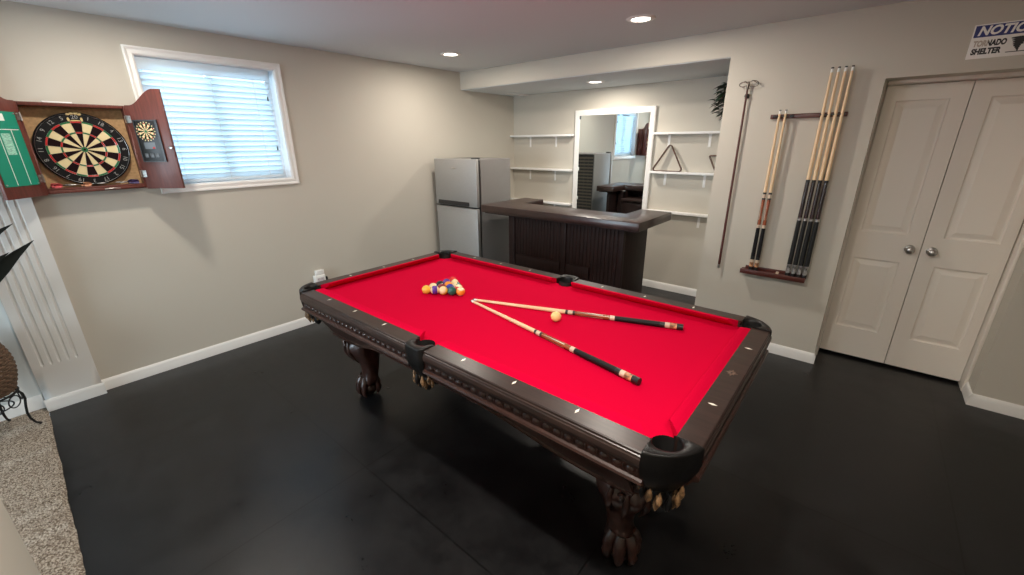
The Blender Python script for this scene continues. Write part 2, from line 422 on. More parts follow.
bl = thing('window_blind', (-.055, (WY0+WY1)/2, WZ1), 'white slatted blind lowered inside the window by the dart cabinet', 'blind')
B0, B1 = WY0+.012, WY1-.040
MB().box((-.095, B0, WZ1-.052), (-.035, B1, WZ1-.006)).build('headrail', M['slat'], bl, bev=.003)
va = MB().box((-.030, B0-.004, WZ1-.085), (-.020, B1+.004, WZ1-.005)); va.build('valance', M['slat'], bl, bev=.003)
sl = MB(); nsl = 18; zt, zb = WZ1-.115, WZ0+.055
for i in range(nsl):
    z = zt + (zb-zt)*i/(nsl-1); a = rad(50)
    rs = []
    for y in (B0, B1):
        r = []
        for t in (-1, -.5, 0, .5, 1):
            d = t*.025; c = .0022*(1-t*t)
            r.append((-.058 + d*cos(a) - c*sin(a), y, z + d*sin(a) + c*cos(a)))
        for t in (1, .5, 0, -.5, -1):
            d = t*.025; c = .0022*(1-t*t) - .0025
            r.append((-.058 + d*cos(a) - c*sin(a), y, z + d*sin(a) + c*cos(a)))
        rs.append(r)
    sl.rings(rs)
sl.build('blind_slats', M['slat'], bl)
MB().box((-.082, B0, WZ0+.012), (-.034, B1, WZ0+.034)).build('bottom_rail', M['slat'], bl, bev=.004)
for y in (B0+.12, (B0+B1)/2, B1-.12):
    cdm = MB(); cdm.tube([(-.034, y, WZ1-.08), (-.034, y, WZ0+.03)], .0014, 6)
    cdm.build('ladder_cord', M['dwhite'], bl)
for y, z in ((B1-.035, 2.06), (B1-.03, 1.67)):
    c_ = MB(); c_.tube([(-.018, y, WZ1-.08), (-.018, y, z)], .001, 5)
    c_.build('pull_cord', M['dwhite'], bl)
    MB().lathe([(.002, .03), (.005, .02), (.006, 0), (.004, -.004)], 10, xf=Matrix.Translation((-.018, y, z-.03))).build('cord_tassel', M['chalkgrey'], bl)

# ---------------------------------------------------------------- closet doors
def jambs():
    b = MB(); t = .018; y0 = 3.968
    b.box((DX0, y0, 0), (DX0+t, DY+.03, DH)).box((DX1-t, y0, 0), (DX1, DY+.03, DH)).box((DX0+t, y0, DH-t), (DX1-t, DY+.03, DH))
    return struct(b.build('trim_2', M['door'], bev=.002), 'frame around the closet doors')
jambs()
def panel_door(name, x0, x1, knobx, label):
    z0, z1, y0, th = .022, DH-.022, DY, .034
    pan = [((x0+.067) if knobx > (x0+x1)/2 else (x0+.096), 0)]
    if knobx > (x0+x1)/2: a, c = x0+.062, x1-.086
    else: a, c = x0+.092, x1-.056
    holes = [(a, c, .258, .828), (a, c, 1.03, 1.932)]
    b = MB()
    us = [x0, a, c, x1]; zs = [z0, .258, .828, 1.03, 1.932, z1]
    for i in range(3):
        for j in range(5):
            if i == 1 and j in (1, 3): continue
            b.add([(us[i], y0, zs[j]), (us[i+1], y0, zs[j]), (us[i+1], y0, zs[j+1]), (us[i], y0, zs[j+1])], [(0,1,2,3)])
    for u0, u1, w0, w1 in holes:
        st = [(0, 0), (.006, .009), (.014, .011), (.022, .010), (.045, .003), (.050, .002)]
        rs = [[(u0+d, y0+h, w0+d), (u1-d, y0+h, w0+d), (u1-d, y0+h, w1-d), (u0+d, y0+h, w1-d)] for d, h in st]
        b.rings(rs, 0, (False, True))
    b.add([(x0,y0,z0),(x0,y0+th,z0),(x0,y0+th,z1),(x0,y0,z1)], [(0,1,2,3)]); b.add([(x1,y0,z0),(x1,y0+th,z0),(x1,y0+th,z1),(x1,y0,z1)], [(0,1,2,3)])
    b.add([(x0,y0,z1),(x1,y0,z1),(x1,y0+th,z1),(x0,y0+th,z1)], [(0,1,2,3)]); b.add([(x0,y0,z0),(x1,y0,z0),(x1,y0+th,z0),(x0,y0+th,z0)], [(0,1,2,3)])
    b.add([(x0,y0+th,z0),(x1,y0+th,z0),(x1,y0+th,z1),(x0,y0+th,z1)], [(0,1,2,3)])
    o = struct(b.build(name, M['door'], smooth=True, ang=10), label)
    k = MB(); X = basis((knobx, y0, .934), (1,0,0), (0,0,1), (0,-1,0))
    k.lathe([(.030, 0), (.030, .004), (.024, .008), (.012, .012), (.011, .028), (.018, .036), (.026, .046), (.027, .056), (.020, .066), (.0, .068)], 24, xf=X)
    k.build('door_knob', M['chrome'], o, ang=50)
panel_door('door_1', 3.927, 4.3410, 4.285, 'closet door beside the cue rack')
panel_door('door_2', 4.3455, 4.760, 4.401, 'closet door farther from the cue rack')

# ---------------------------------------------------------------- recessed lights and vent
def ceiling_light(x, y, z, label):
    t = thing('ceiling_light', (x, y, z), label, 'light', 'recessed ceiling lights')
    MB().lathe([(.062, -.002), (.066, -.008), (.088, -.006), (.096, -.001), (.096, 0), (.062, 0)], 32, cap=(False, False)).build('trim_ring', M['white'], t, local=True, ang=60)
    MB().lathe([(.064, -.0015), (.045, -.004), (.0, -.005)], 28, cap=(True, True)).build('lens', M['glow'], t, local=True)
    return t
LP = [(2.554, 3.053, Hc, 'recessed round ceiling light nearest the cue rack wall, over the table'),
      (.722, 2.988, Hc, 'recessed round ceiling light near the window wall, in front of the beam'),
      (1.554, 4.242, Hs-.006, 'recessed round light in the lowered ceiling above the bar'),
      (.722, .60, Hc, 'recessed round ceiling light in front of the dart cabinet'),
      (3.20, .60, Hc, 'unseen recessed ceiling light added over the near side of the table')]  # last can is added out of view, placed to lift cue wall and doors
LP += [(4.386, .60, Hc, 'unseen recessed ceiling light added in front of the closet doors'), (1.9, -2.0, Hc, 'unseen recessed ceiling light added over the carpet')]  # both cans added out of view as fill light
PW = [18, 15, 16, 13, 33, 19, 8]
for i, (x, y, z, l) in enumerate(LP):
    ceiling_light(x, y, z, l)
    la = bpy.data.lights.new('can_lamp', 'AREA'); la.shape = 'DISK'; la.size = .12; la.energy = PW[i]; la.color = (1, .915, .81)
    lo = bpy.data.objects.new('can_lamp', la); COL.objects.link(lo); lo.location = (x, y, z-.012)
vt = thing('ceiling_vent', (.205, 4.59, Hs-.006), 'small white air vent in the lowered ceiling above the fridge corner', 'vent')
vb = MB(); vx0, vx1, vy0, vy1, vz = .13, .28, 4.44, 4.74, Hs-.006
vb.box((vx0, vy0, vz-.008), (vx0+.02, vy1, vz)).box((vx1-.02, vy0, vz-.008), (vx1, vy1, vz)).box((vx0+.02, vy0, vz-.008), (vx1-.02, vy0+.02, vz)).box((vx0+.02, vy1-.02, vz-.008), (vx1-.02, vy1, vz))
vb.build('vent_frame', M['white'], vt, bev=.002)
vg = MB()
for i in range(9): 
    y = vy0+.03+i*.03; vg.box((vx0+.018, y, vz-.007), (vx1-.018, y+.018, vz-.001))
vg.build('vent_grille', M['white'], vt)

# ================================================================= pool table
TX, TY = 2.488, 1.69; HX, HY = 1.2575, .665
T = thing('pool_table', (TX, TY, 0), 'carved dark wood pool table with bright red cloth and claw feet', 'pool table')
ZT = .80; ZB = .765; WD = .080
# map side-local (u along, d inward, z) to world
def side_xf(side):
    if side == 'near': return lambda u, d, z: (TX+u, TY-HY+d, z)
    if side == 'far': return lambda u, d, z: (TX-u, TY+HY-d, z)
    if side == 'right': return lambda u, d, z: (TX+HX-d, TY+u, z)
    return lambda u, d, z: (TX-HX+d, TY-u, z)
rail_prof = [(WD, ZT), (.002, ZT), (-.002, .797), (-.003, .789), (-.006, .787), (-.008, .780), (-.0105, .777), (-.012, .768), (-.012, .757), (-.009, .749), (-.004, .745), (-.004, .738), (WD, .738)]
apron_prof = [(.002, .738), (.002, .701), (-.008, .697), (-.011, .688), (-.006, .680), (.004, .676), (.014, .668), (.020, .655), (.024, .651), (.050, .651), (.050, .738)]
cush_prof = [(WD, ZT), (.100, .8075), (.119, .8115), (.1240, .8105), (.1255, .8075), (.1235, .8035), (.110, .786), (.094, .770), (WD, ZB)]
def loft_u(prof, us, f, mi=0, endf=None):
    mb = MB()
    mb.rings([[f(u if endf is None else endf(u, d), d, z) for d, z in prof] for u in us], mi)
    return mb
SU = .030
CE, SE = .134, .066     # rail cut-back at corner / side pocket
segs = [('near', -HX+CE, SU-SE, 'c', 's'), ('near', SU+SE, HX-CE, 's', 'c'), ('far', -HX+CE, -SU-SE, 'c', 's'), ('far', -SU+SE, HX-CE, 's', 'c'),
        ('right', -HY+CE, HY-CE, 'c', 'c'), ('left', -HY+CE, HY-CE, 'c', 'c')]
for side, a, b, ea, eb in segs:
    f = side_xf(side)
    r = loft_u(rail_prof, [a, b], f).build('rail', M['rail'], T, ang=14)
    ka, kb = (.95 if ea == 'c' else .28), (.95 if eb == 'c' else .28)
    mb = MB()
    ca, cb_ = (.020 if ea == 'c' else .0), (.020 if eb == 'c' else .0)
    mb.rings([[f(a + ca + ka*max(0, d-WD), d, z) for d, z in cush_prof], [f(b - cb_ - kb*max(0, d-WD), d, z) for d, z in cush_prof]])
    mb.build('cushion', M['felt'], T, ang=50)
    ap = loft_u(apron_prof, [a-.012, b+.012], f).build('apron', M['wood'], T)
    # egg carving along the band
    cm = MB(); cnt = int((b-a-.03)/.044)
    for i in range(cnt):
        u = a + .03 + (b-a-.06)*i/(cnt-1)
        c = V(f(u, .002, .7195)); ax = (.016, .006, .0125) if side in ('near', 'far') else (.006, .016, .0125)
        cm.ball(c, 1, 0, 10, 6, ax)
        c = V(f(u+.022, .002, .7195)); ax = (.003, .005, .013) if side in ('near', 'far') else (.005, .003, .013)
        cm.ball(c, 1, 0, 6, 4, ax)
    cm.build('carved_molding', M['leg'], ap)
    us = []
    if side in ('near', 'far'): us = [u for k in (.295, .58, .865) for u in (k, -k) if a < u < b]
    else: us = [-.273, .273] + ([0] if side == 'left' else [])
    for u in us:
        sg = MB(); z = ZT + .0006; d0 = .042
        d0 = .054 if side == 'near' else .042
        ring = [(u, d0-.016), (u+.006, d0), (u, d0+.016), (u-.006, d0)]
        sg.rings([[f(p[0], p[1], ZT-.002) for p in ring], [f(p[0], p[1], z) for p in ring]])
        sg.build('diamond_sight', M['pearl'], r, smooth=False)
    if side == 'right':      # small leafy emblem pressed into the middle of the end rail
        em = MB()
        for k in range(8):
            an = 2*PI*k/8; L = .030 if k % 2 == 0 else .022
            pts = []
            for q, w in ((.006, .002), (.5*L, .006), (L, .0008)):
                pts.append((q, w))
            loop = [(q, w) for q, w in pts] + [(q, -w) for q, w in reversed(pts)]
            ring = [(q*cos(an)-w*sin(an), .045 + .75*(q*sin(an)+w*cos(an))) for q, w in loop]
            em.rings([[f(p[0], p[1], ZT-.001) for p in ring], [f(p[0], p[1], ZT+.0006) for p in ring]])
        em.build('emblem', M['emblem'], r, smooth=False)
# cloth bed with pocket cut-outs
CC = .093; RC = .053; SC = .058; RS = .050
def bed_outline():
    ux, uy = HX-WD+.004, HY-WD+.004; pts = []
    def arc(cx, cy, r, a0, a1, n=12): return [(cx + r*cos(a0+(a1-a0)*i/n), cy + r*sin(a0+(a1-a0)*i/n)) for i in range(n+1)]
    k = math.asin((CC-WD+.004)/RC); ks = math.acos((SC-WD+.004)/-RS) - PI/2 if False else math.asin((WD-.004-SC)/RS)
    cx, cy = HX-CC, HY-CC
    # start bottom middle going counter-clockwise
    pts += [(p[0], p[1]) for p in arc(SU, -(HY-SC), RS, PI-ks, ks)]
    pts += arc(cx, -cy, RC, PI+k, PI/2-k)
    pts += arc(cx, cy, RC, 3*PI/2+k, PI-k)
    pts += arc(SU, HY-SC, RS, -ks, -PI+ks)
    pts += arc(-cx, cy, RC, k, -PI/2-k)
    pts += arc(-cx, -cy, RC, PI/2+k, -k)
    return pts
ol = bed_outline()
bd = MB(); bd.prism([(TX+p[0], TY+p[1]) for p in ol], .738, ZB, 2)
bd.build('bed_cloth', M['felt'], T, ang=30)
# skirt below the apron: leans inward, arched between the legs
LX, LY = .952, .385
def skirt(side):
    f = side_xf(side); L = HX if side in ('near', 'far') else HY; lc = LX if L == HX else LY
    dl = .135 if L == HX else .205
    us = [(-lc-.11) + (2*lc+.22)*i/40 for i in range(41)]; rs = []
    for u in us:
        w = min(1, max(0, (abs(u)-.30*lc)/(.60*lc))); w = w*w*(3-2*w)
        zb = .640 - .145*w
        row = []
        for q in (0, .35, .7, 1):
            z = .655 + (zb-.655)*q; d = .022 + (dl-.022)*((.655-z)/.16)**.8
            row.append((d, z))
        lip = row[-1]
        prof = row + [(lip[0]-.007, lip[1]-.004), (lip[0]-.006, lip[1]-.012), (lip[0]+.02, lip[1]-.012), (row[0][0]+.03, .655)]
        rs.append([f(u, d, z) for d, z in prof])
    mb = MB(); mb.rings(rs); mb.build('skirt', M['wood'], T)
for s in ('near', 'far', 'right', 'left'): skirt(s)
# legs
def make_leg(sx, sy):
    cx, cy = 2.508+sx*LX, TY+sy*LY; dg = V((sx*.75, sy*.66, 0))
    mb = MB()
    def sq(h, z, o=0, p=.16):   # rounded square ring, 24 points
        r = []
        for j in range(32):
            a = 2*PI*j/32; c, s = cos(a), sin(a); e = (abs(c)**5+abs(s)**5)**(-1/5)
            r.append((cx+dg.x*o+h*e*c, cy+dg.y*o+h*e*s, z))
        return r
    mb.rings([sq(.108, .60), sq(.106, .505), sq(.112, .497), sq(.116, .488), sq(.116, .472), sq(.110, .464), sq(.100, .460)])
    prof = [(.460, .098, .006), (.445, .106, .012), (.420, .112, .018), (.390, .110, .020), (.355, .099, .015), (.320, .085, .006), (.285, .072, -.003), (.25, .062, -.009),
            (.215, .055, -.012), (.185, .051, -.010), (.160, .052, -.004), (.140, .058, .004), (.122, .064, .010), (.105, .060, .012), (.09, .05, .012)]
    rs = []
    ba = math.atan2(sy, sx)
    for z, r, o in prof:
        row = []
        kn = max(0, 1-abs(z-.40)/.11)
        for j in range(40):
            a = 2*PI*j/40; rel = a-ba
            m_ = 1 + kn*.07*cos(7*rel) * (1+.4*cos(3*rel)) + kn*.05*sin(z*160+4*cos(rel))
            e = (abs(cos(a))**2.6+abs(sin(a))**2.6)**(-1/2.6)
            row.append((cx+dg.x*o+r*m_*e*cos(a), cy+dg.y*o+r*m_*e*sin(a), z))
        rs.append(row)
    mb.rings(rs)
    # carved leaf scrolls on the knee
    for off in (-.9, -.35, .35, .9):
        a = ba+off; pts = []; rr = []
        for k in range(9):
            t = k/8; z = .45-.16*t; r = .112*(1-.25*t*t)-.01*t + .012*sin(PI*t)
            aa = a + .35*off*t*t
            pts.append((cx+dg.x*.016+r*cos(aa), cy+dg.y*.016+r*sin(aa), z)); rr.append(.004+.011*sin(PI*min(1, t+.1)))
        mb.tube(pts, rr, 8)
    for off in (-.55, .55):
        a = ba+off
        pts = [(cx+dg.x*.016+(.116+.004*cos(k))*cos(a+.16*math.exp(-k*.16)*cos(k)), cy+dg.y*.016+(.116+.004*cos(k))*sin(a+.16*math.exp(-k*.16)*cos(k)), .425+.022*math.exp(-k*.16)*sin(k)) for k in [i*.5 for i in range(20)]]
        mb.tube(pts, .006, 6)
    leg = mb.build('leg', M['leg'], T, ang=60)
    ft = MB(); fx, fy = cx+dg.x*.016, cy+dg.y*.016
    ft.ball((fx, fy, .052), .054, 0, 20, 12, (1, 1, .93))
    for off in (-1.35, -.45, .45, 1.35, PI):
        a = ba+off; pts = []; rr = []
        for t, r, z, w in ((0, .040, .150, .022), (.2, .054, .128, .027), (.4, .064, .100, .027), (.55, .067, .078, .022), (.7, .072, .058, .0225), (.85, .070, .034, .016), (.94, .063, .017, .010), (1, .056, .006, .005)):
            pts.append((fx+.92*r*cos(a), fy+.92*r*sin(a), z)); rr.append(w)
        ft.tube(pts, rr, 10)
    ft.build('claw_foot', M['leg'], leg, ang=60)
for sx in (-1, 1):
    for sy in (-1, 1): make_leg(sx, sy)
# pockets: leather iron wrapped round each opening, bag and fringe below
def resample(path, n):
    P = [V(p) for p in path]; L = [0]
    for a, b in zip(P, P[1:]): L.append(L[-1]+(b-a).length)
    out = []
    for k in range(n):
        t = L[-1]*k/(n-1); i = 0
        while i < len(L)-2 and L[i+1] < t: i += 1
        q = (t-L[i])/max(1e-9, L[i+1]-L[i]); out.append(P[i].lerp(P[i+1], q))
    return out
def pocket(u, v, phi, corner):
    """local frame: o = outward, w = along; hole centre at the origin"""
    cx, cy = TX+u, TY+v; o = V((cos(phi), sin(phi))); w = V((-sin(phi), cos(phi)))
    if corner:
        q = 2**.5/2
        def cl(d1, d2):       # distances from the two flat outer edges -> (w, o)
            e1, e2 = CC-d1, CC-d2
            return ((e2-e1)*q, (e1+e2)*q)
        P0, P2, Cc = V((.135, -.008)), V((-.008, .135)), V((.022, .022))
        path = [cl(.135, .076), cl(.135, .03)] + [cl(*((1-t)**2*P0+2*t*(1-t)*Cc+t*t*P2)) for t in [k/14 for k in range(15)]] + [cl(.03, .135), cl(.076, .135)]
        al, rh = rad(128), RC-.006
    else:
        hw, oo = .066, SC+.022
        path = [(-hw, .0), (-hw, oo-.03), (-hw+.004, oo-.014), (-hw*.72, oo-.001), (-.02, oo+.004), (.02, oo+.004), (hw*.72, oo-.001), (hw-.004, oo-.014), (hw, oo-.03), (hw, .0)]
        al, rh = rad(96), RS-.004
    N = 41; out = resample(path, N); rs = []
    for k in range(N):
        t = k/(N-1); a = (2*t-1)*al
        hp = V((rh*sin(a), rh*cos(a))); ou = out[k]
        if (hp.x < 0) != (ou.x < 0) and abs(hp.x) > 1e-6: hp.x = -hp.x
        row = []
        fl = min(1, max(0, 1-abs(2*t-1))*5)        # ends sink to the rail top
        zt = ZT + .0015 + .006*fl
        for q, z in ((1.0, .790 if fl > .2 else .797), (1.0, zt-.006), (.97, zt-.001), (.86, zt+.001), (.45, zt+.0005), (.12, zt-.001), (.0, zt-.008), (-.03, .775)):
            p = hp.lerp(ou, q); row.append((p, z))
        wld = [(cx+p.x*w.x+p.y*o.x, cy+p.x*w.y+p.y*o.y, z) for p, z in row]
        rs.append(wld)
    mb = MB(); mb.rings(rs, 0, (False, False), False)
    # skirt of the iron hanging down the outside
    sk = []; keep = [k for k in range(N) if .17 < k/(N-1) < .83] if corner else [k for k in range(N) if .24 < k/(N-1) < .76]
    for k in keep:
        ou = out[k]; row = []
        for q, z in ((1.0, .798), (1.01, .772), (1.0, .742), (.96, .715), (.86, .690), (.73, .666), (.58, .645), (.50, .642), (.46, .66), (.52, .69)):
            p = ou*q; row.append((cx+p.x*w.x+p.y*o.x, cy+p.x*w.y+p.y*o.y, z))
        sk.append(row)
    mb.rings(sk, 0, (False, False), False)
    ob = mb.build('corner_pocket' if corner else 'side_pocket', M['leather'], T, ang=60)
    bg = MB(); r_ = rh
    bg.lathe([(r_-.001, .79), (r_-.001, .70), (r_*.8, .66), (r_*.45, .632), (0, .626)], 24, cap=(False, True), xf=Matrix.Translation((cx, cy, 0)))
    bg.lathe([(r_+.001, .789), (r_+.001, .70), (r_*.84, .655), (r_*.48, .626), (0, .620)], 24, cap=(False, True), xf=Matrix.Translation((cx, cy, 0)))
    bg.build('pocket_bag', M['bag'], ob)
    fr = MB(); nn = 9; rl_ = random.Random(int(1000*(u+3*v)))
    for lay_, (rr, zz) in enumerate(((.064, .626), (.048, .600))):
        for i in range(nn - lay_*2):
            a = (2*i/(nn-1-lay_*2)-1)*rad(112)
            x, y = cx+rr*(sin(a)*w.x+cos(a)*o.x), cy+rr*(sin(a)*w.y+cos(a)*o.y)
            h = rl_.uniform(.024, .032); zz_ = zz+rl_.uniform(-.006, .006)
            fr.lathe([(.002, h), (.0066, h*.5), (.0100, 0), (.0085, -h*.5), (.002, -h)], 8, (i+lay_) % 3 == 1, xf=Matrix.Translation((x, y, zz_)))
    fr.build('fringe', [M['fringe'], M['leather']], ob)
    kn = MB(); kn.lathe([(.012, .620), (.024, .595), (.028, .575), (.019, .555), (.008, .543), (0, .541)], 12, xf=Matrix.Translation((cx, cy, 0)))
    kn.build('pocket_knob', M['leather'], ob)
for sx in (-1, 1):
    for sy in (-1, 1): pocket(sx*(HX-CC), sy*(HY-CC), math.atan2(sy, sx), True)
for sy in (-1, 1): pocket(SU, sy*(HY-SC), sy*PI/2, False)

# ----------------------------------------------------------------- balls
BR = .0286
def ball_mat(name, col, stripe):
    m = mat(name, (.88, .70, .40) if stripe else col, .12, coat=.5)
    nt = m.node_tree; b = nt.nodes['Principled BSDF']; tc = nt.nodes.new('ShaderNodeTexCoord')
    sep = nt.nodes.new('ShaderNodeSeparateXYZ'); nt.links.new(tc.outputs['Object'], sep.inputs[0])
    ab = nt.nodes.new('ShaderNodeMath'); ab.operation = 'ABSOLUTE'; nt.links.new(sep.outputs[2], ab.inputs[0])
    lt = nt.nodes.new('ShaderNodeMath'); lt.operation = 'LESS_THAN'; lt.inputs[1].default_value = BR*.56 if stripe else 1
    nt.links.new(ab.outputs[0], lt.inputs[0])
    mx = nt.nodes.new('ShaderNodeMix'); mx.data_type = 'RGBA'; mx.inputs[6].default_value = (.88, .70, .40, 1); mx.inputs[7].default_value = (*col, 1)
    nt.links.new(lt.outputs[0], mx.inputs[0]); nt.links.new(mx.outputs[2], b.inputs['Base Color'])
    return m
C_ = dict(yellow=(.86, .50, .07), blue=(.03, .04, .33), red=(.72, .04, .03), purple=(.10, .03, .30), orange=(.86, .28, .03), green=(.008, .10, .075), maroon=(.22, .02, .03), black=(.012, .012, .012))
P0 = V((1.918, 1.573)); P1 = V((2.122, 1.688)); e1 = (P1-P0).normalized(); e2 = V((-e1.y, e1.x))
dB = .0574
def bpos(row, i):
    p = (P0+P1)/2 + e1*dB*(i-(4-row)/2) + e2*dB*.8660*row
    return (p.x, p.y, ZB+BR)
rack = [(0, 0, 'yellow', 0, 'solid yellow ball at the end of the racked front row nearest the window wall'), (0, 1, 'purple', 1, 'white ball with an upright purple stripe in the racked front row'),
        (0, 2, 'yellow', 1, 'pale yellow striped ball in the middle of the racked front row'), (0, 3, 'green', 0, 'solid dark green ball in the racked front row'),
        (0, 4, 'orange', 1, 'pale orange ball at the end of the racked front row nearest the cues'),
        (1, 0, 'blue', 1, 'striped ball showing cream behind the solid yellow ball of the rack'), (1, 1, 'maroon', 0, 'dull red ball behind the purple striped ball of the rack'),
        (1, 2, 'blue', 0, 'dark blue ball half hidden behind the green ball of the rack'), (1, 3, 'red', 1, 'red striped ball behind the pale orange ball of the rack'),
        (2, 0, 'black', 0, 'black ball in the third row of the rack'), (2, 1, 'orange', 0, 'solid orange ball at the heart of the rack'), (2, 2, 'green', 1, 'dark green striped ball in the third row of the rack'),
        (3, 0, 'purple', 0, 'solid purple ball in the fourth row of the rack'), (3, 1, 'maroon', 1, 'cream looking striped ball in the fourth row of the rack'),
        (4, 0, 'red', 0, 'red ball at the far tip of the racked triangle')]
bmats = {}
def sphere_mesh(r):
    mb = MB(); mb.ball((0, 0, 0), r, 0, 32, 20); return mb
for row, i, c, st, lab in rack:
    k = (c, st)
    if k not in bmats: bmats[k] = ball_mat('ball_%s_%s' % (c, 'stripe' if st else 'solid'), C_[c], st)
    o = sphere_mesh(BR).build('pool_ball', bmats[k], local=True, ang=180)
    o.location = bpos(row, i)
    vd = (V((3.972, 0, 1.684)) - V(o.location)).normalized(); hz = vd.cross(V((0, 0, 1))).normalized()
    ax = {(0,1): hz, (0,2): (vd + .45*hz + V((0,0,.25))), (0,4): V((.15, .1, 1)), (1,0): V((.2, -.3, 1)), (1,3): V((0, .2, 1)), (2,2): V((.3, .2, .6)) + hz, (3,1): vd + V((0, 0, .7))}.get((row, i), V((sin(row+i), cos(2*i+row), .6)))
    o.rotation_euler = V(ax).to_track_quat('Z', 'Y').to_euler()
    tag(o, lab, 'pool ball', 'racked pool balls')
cbm = mat('cue_ball_ivory', (.88, .64, .27), .12, coat=.5)
o = sphere_mesh(BR).build('cue_ball', cbm, local=True, ang=180); o.location = (2.817, 1.735, ZB+BR)
tag(o, 'lone cream cue ball lying between the two crossed cues', 'cue ball')

# ----------------------------------------------------------------- cues
def make_cue(L, kind, label, group):
    t = thing('pool_cue', (0, 0, 0), label, 'pool cue', group)
    X = basis((0, 0, 0), (0, 0, -1), (0, 1, 0), (1, 0, 0))      # lathe axis -> +x
    def rad_at(q): return (1.1 if kind == 'short' else 1.18)*(.0066 + .0082*q if q < .5 else .0107 + .0028*(q-.5)/.5)
    def seg(name, a, b, m, k=1., pt=None):
        n = 4; mb = MB()
        mb.lathe([(rad_at(a+(b-a)*i/n)*k, (a+(b-a)*i/n)*L) for i in range(n+1)], 16, xf=X)
        return mb.build(name, m, t, local=True, ang=40)
    seg('tip', 0, .006, M['black'] if kind == 'tall' else M['chalkgrey'], 1.0); seg('ferrule', .006, .022, M['dwhite'], 1.0)
    kt = 1.0
    if kind == 'short':
        seg('shaft', .022, .485, M['maple']); seg('joint_collar', .485, .497, M['black'], 1.03); seg('joint_ring', .497, .520, M['ivory'], 1.04); seg('joint_collar', .520, .531, M['black'], 1.03)
        seg('forearm', .531, .692, M['fore_brown'])
        p = MB()
        for k in range(4):
            a = 2*PI*k/4 + .5
            for q0, q1, w in ((.535, .66, .16),):
                r0, r1 = rad_at(q0)*1.015, rad_at(q1)*1.015
                pts = [(q1, -w*1.6), (q1, w*1.6), (q0, 0)]
                p.add([(q*L, rad_at(q)*1.02*cos(a+d), rad_at(q)*1.02*sin(a+d)) for q, d in pts], [(0, 1, 2)])
        p.build('inlay', M['ivory'], t, local=True)
        seg('ring', .692, .713, M['ivory'], 1.03); seg('wrap', .713, .905, M['wrap'], 1.01); seg('collar', .905, .926, M['black'], 1.03)
        seg('ring', .926, .945, M['ivory'], 1.04); seg('butt_sleeve', .945, .974, M['sleeve'], 1.03); seg('bumper', .974, 1.0, M['black'], 1.06)
    else:
        seg('shaft', .022, .500, M['maple']); seg('joint_collar', .500, .512, M['black'], 1.04)
        seg('forearm', .512, .688, M['fore_black']); seg('ring', .688, .702, M['silver'], 1.03); seg('wrap', .702, .935, M['wrapgrey'], 1.01)
        seg('ring', .935, .952, M['silver'], 1.04); seg('butt_sleeve', .952, .982, M['silver'], 1.02); seg('bumper', .982, 1.0, M['black'], 1.06)
    return t
def lay(cue, a, b):
    d = V(b)-V(a); cue.location = a
    cue.rotation_euler = (0, -math.atan2(d.z, math.hypot(d.x, d.y)), math.atan2(d.y, d.x))
short = make_cue(1.20, 'short', 'pool cue on the red cloth whose butt lies nearer the bar', 'cues with brown forearms')
lay(short, (2.249, 1.672, ZB+.0080), (3.392, 2.049, ZB+.0180))
s2 = dup(short, (0,0,0), None, 'pool cue on the red cloth whose butt lies farther from the bar')
lay(s2, (2.254, 1.651, ZB+.0080), (3.42, 1.422, ZB+.0180))
CUY = Yc-.052; ZS = .690
for x, xt, l in ((3.372, 3.366, 'brown and black pool cue standing in the rack, nearest the bridge stick'), (3.410, 3.403, 'brown and black pool cue standing in the rack, second from the bridge stick')):
    c = dup(short, (0,0,0), None, l); c.location = (xt, CUY, ZS+1.2); c.rotation_euler = (0, rad(90), 0)
    c['group'] = 'cues with brown forearms'
tl = None
for i, (x, l) in enumerate(((3.622, 'first'), (3.658, 'second'), (3.694, 'third'), (3.730, 'last'))):
    lab = ['tall black pool cue in the rack, the one of its four farthest from the closet', 'tall black pool cue in the rack, third of its four from the closet',
           'tall black pool cue in the rack, second of its four from the closet', 'tall black pool cue in the rack, the one nearest the closet'][i]
    if tl is None: tl = make_cue(1.448, 'tall', lab, 'tall black cues in the rack'); c = tl
    else: c = dup(tl, (0,0,0), None, lab)
    c.location = (x, CUY, ZS+1.448); c.rotation_euler = (0, rad(90), 0)
# rack: upper clip bar and lower rest shelf
rk = thing('cue_clip_rail', (3.53, Yc, 1.847), 'dark wood wall bar with clips holding the tops of the cues', 'cue rack')
MB().box((3.305, Yc-.022, 1.832), (3.757, Yc, 1.862)).build('wall_bar', M['rackwood'], rk, bev=.003)
for x in (3.335, 3.366, 3.403, 3.440, 3.622, 3.658, 3.694, 3.730):
    if x in (3.335, 3.440): 
        cm = MB().box((x-.012, Yc-.034, 1.838), (x+.012, Yc-.021, 1.856))
        cm.build('clip', M['black'], rk, bev=.003); continue
    cm = MB(); ring = []
    for k in range(13):
        a = rad(-70+ 320*k/12)+PI/2+rad(40) - rad(20)
        ring.append((x+.0145*cos(a+PI*0), CUY+.0145*sin(a), 1.847))
    cm.tube([(x-.013*cos(rad(55)), CUY-.013*sin(rad(55)), 1.847)] + [(x+.0155*cos(rad(180+55-k*29) if False else rad(200-k*22)), CUY+.0155*sin(rad(200-k*22)), 1.847) for k in range(11)], .0045, 6)
    cm.box((x-.007, CUY+.014, 1.839), (x+.007, Yc-.021, 1.855))
    cm.build('clip', M['black'], rk)
rs_ = thing('cue_rest_shelf', (3.52, Yc, .66), 'dark red wood ledge under the butts of the standing cues', 'cue rack')
MB().box((3.297, Yc-.085, .668), (3.742, Yc, .690)).build('ledge', M['rackwood'], rs_, bev=.003)
MB().box((3.297, Yc-.087, .660), (3.742, Yc-.077, .697)).build('front_lip', M['rackwood'], rs_, bev=.002)
MB().box((3.32, Yc-.014, .690), (3.72, Yc, .712)).build('back_strip', M['rackwood'], rs_, bev=.002)
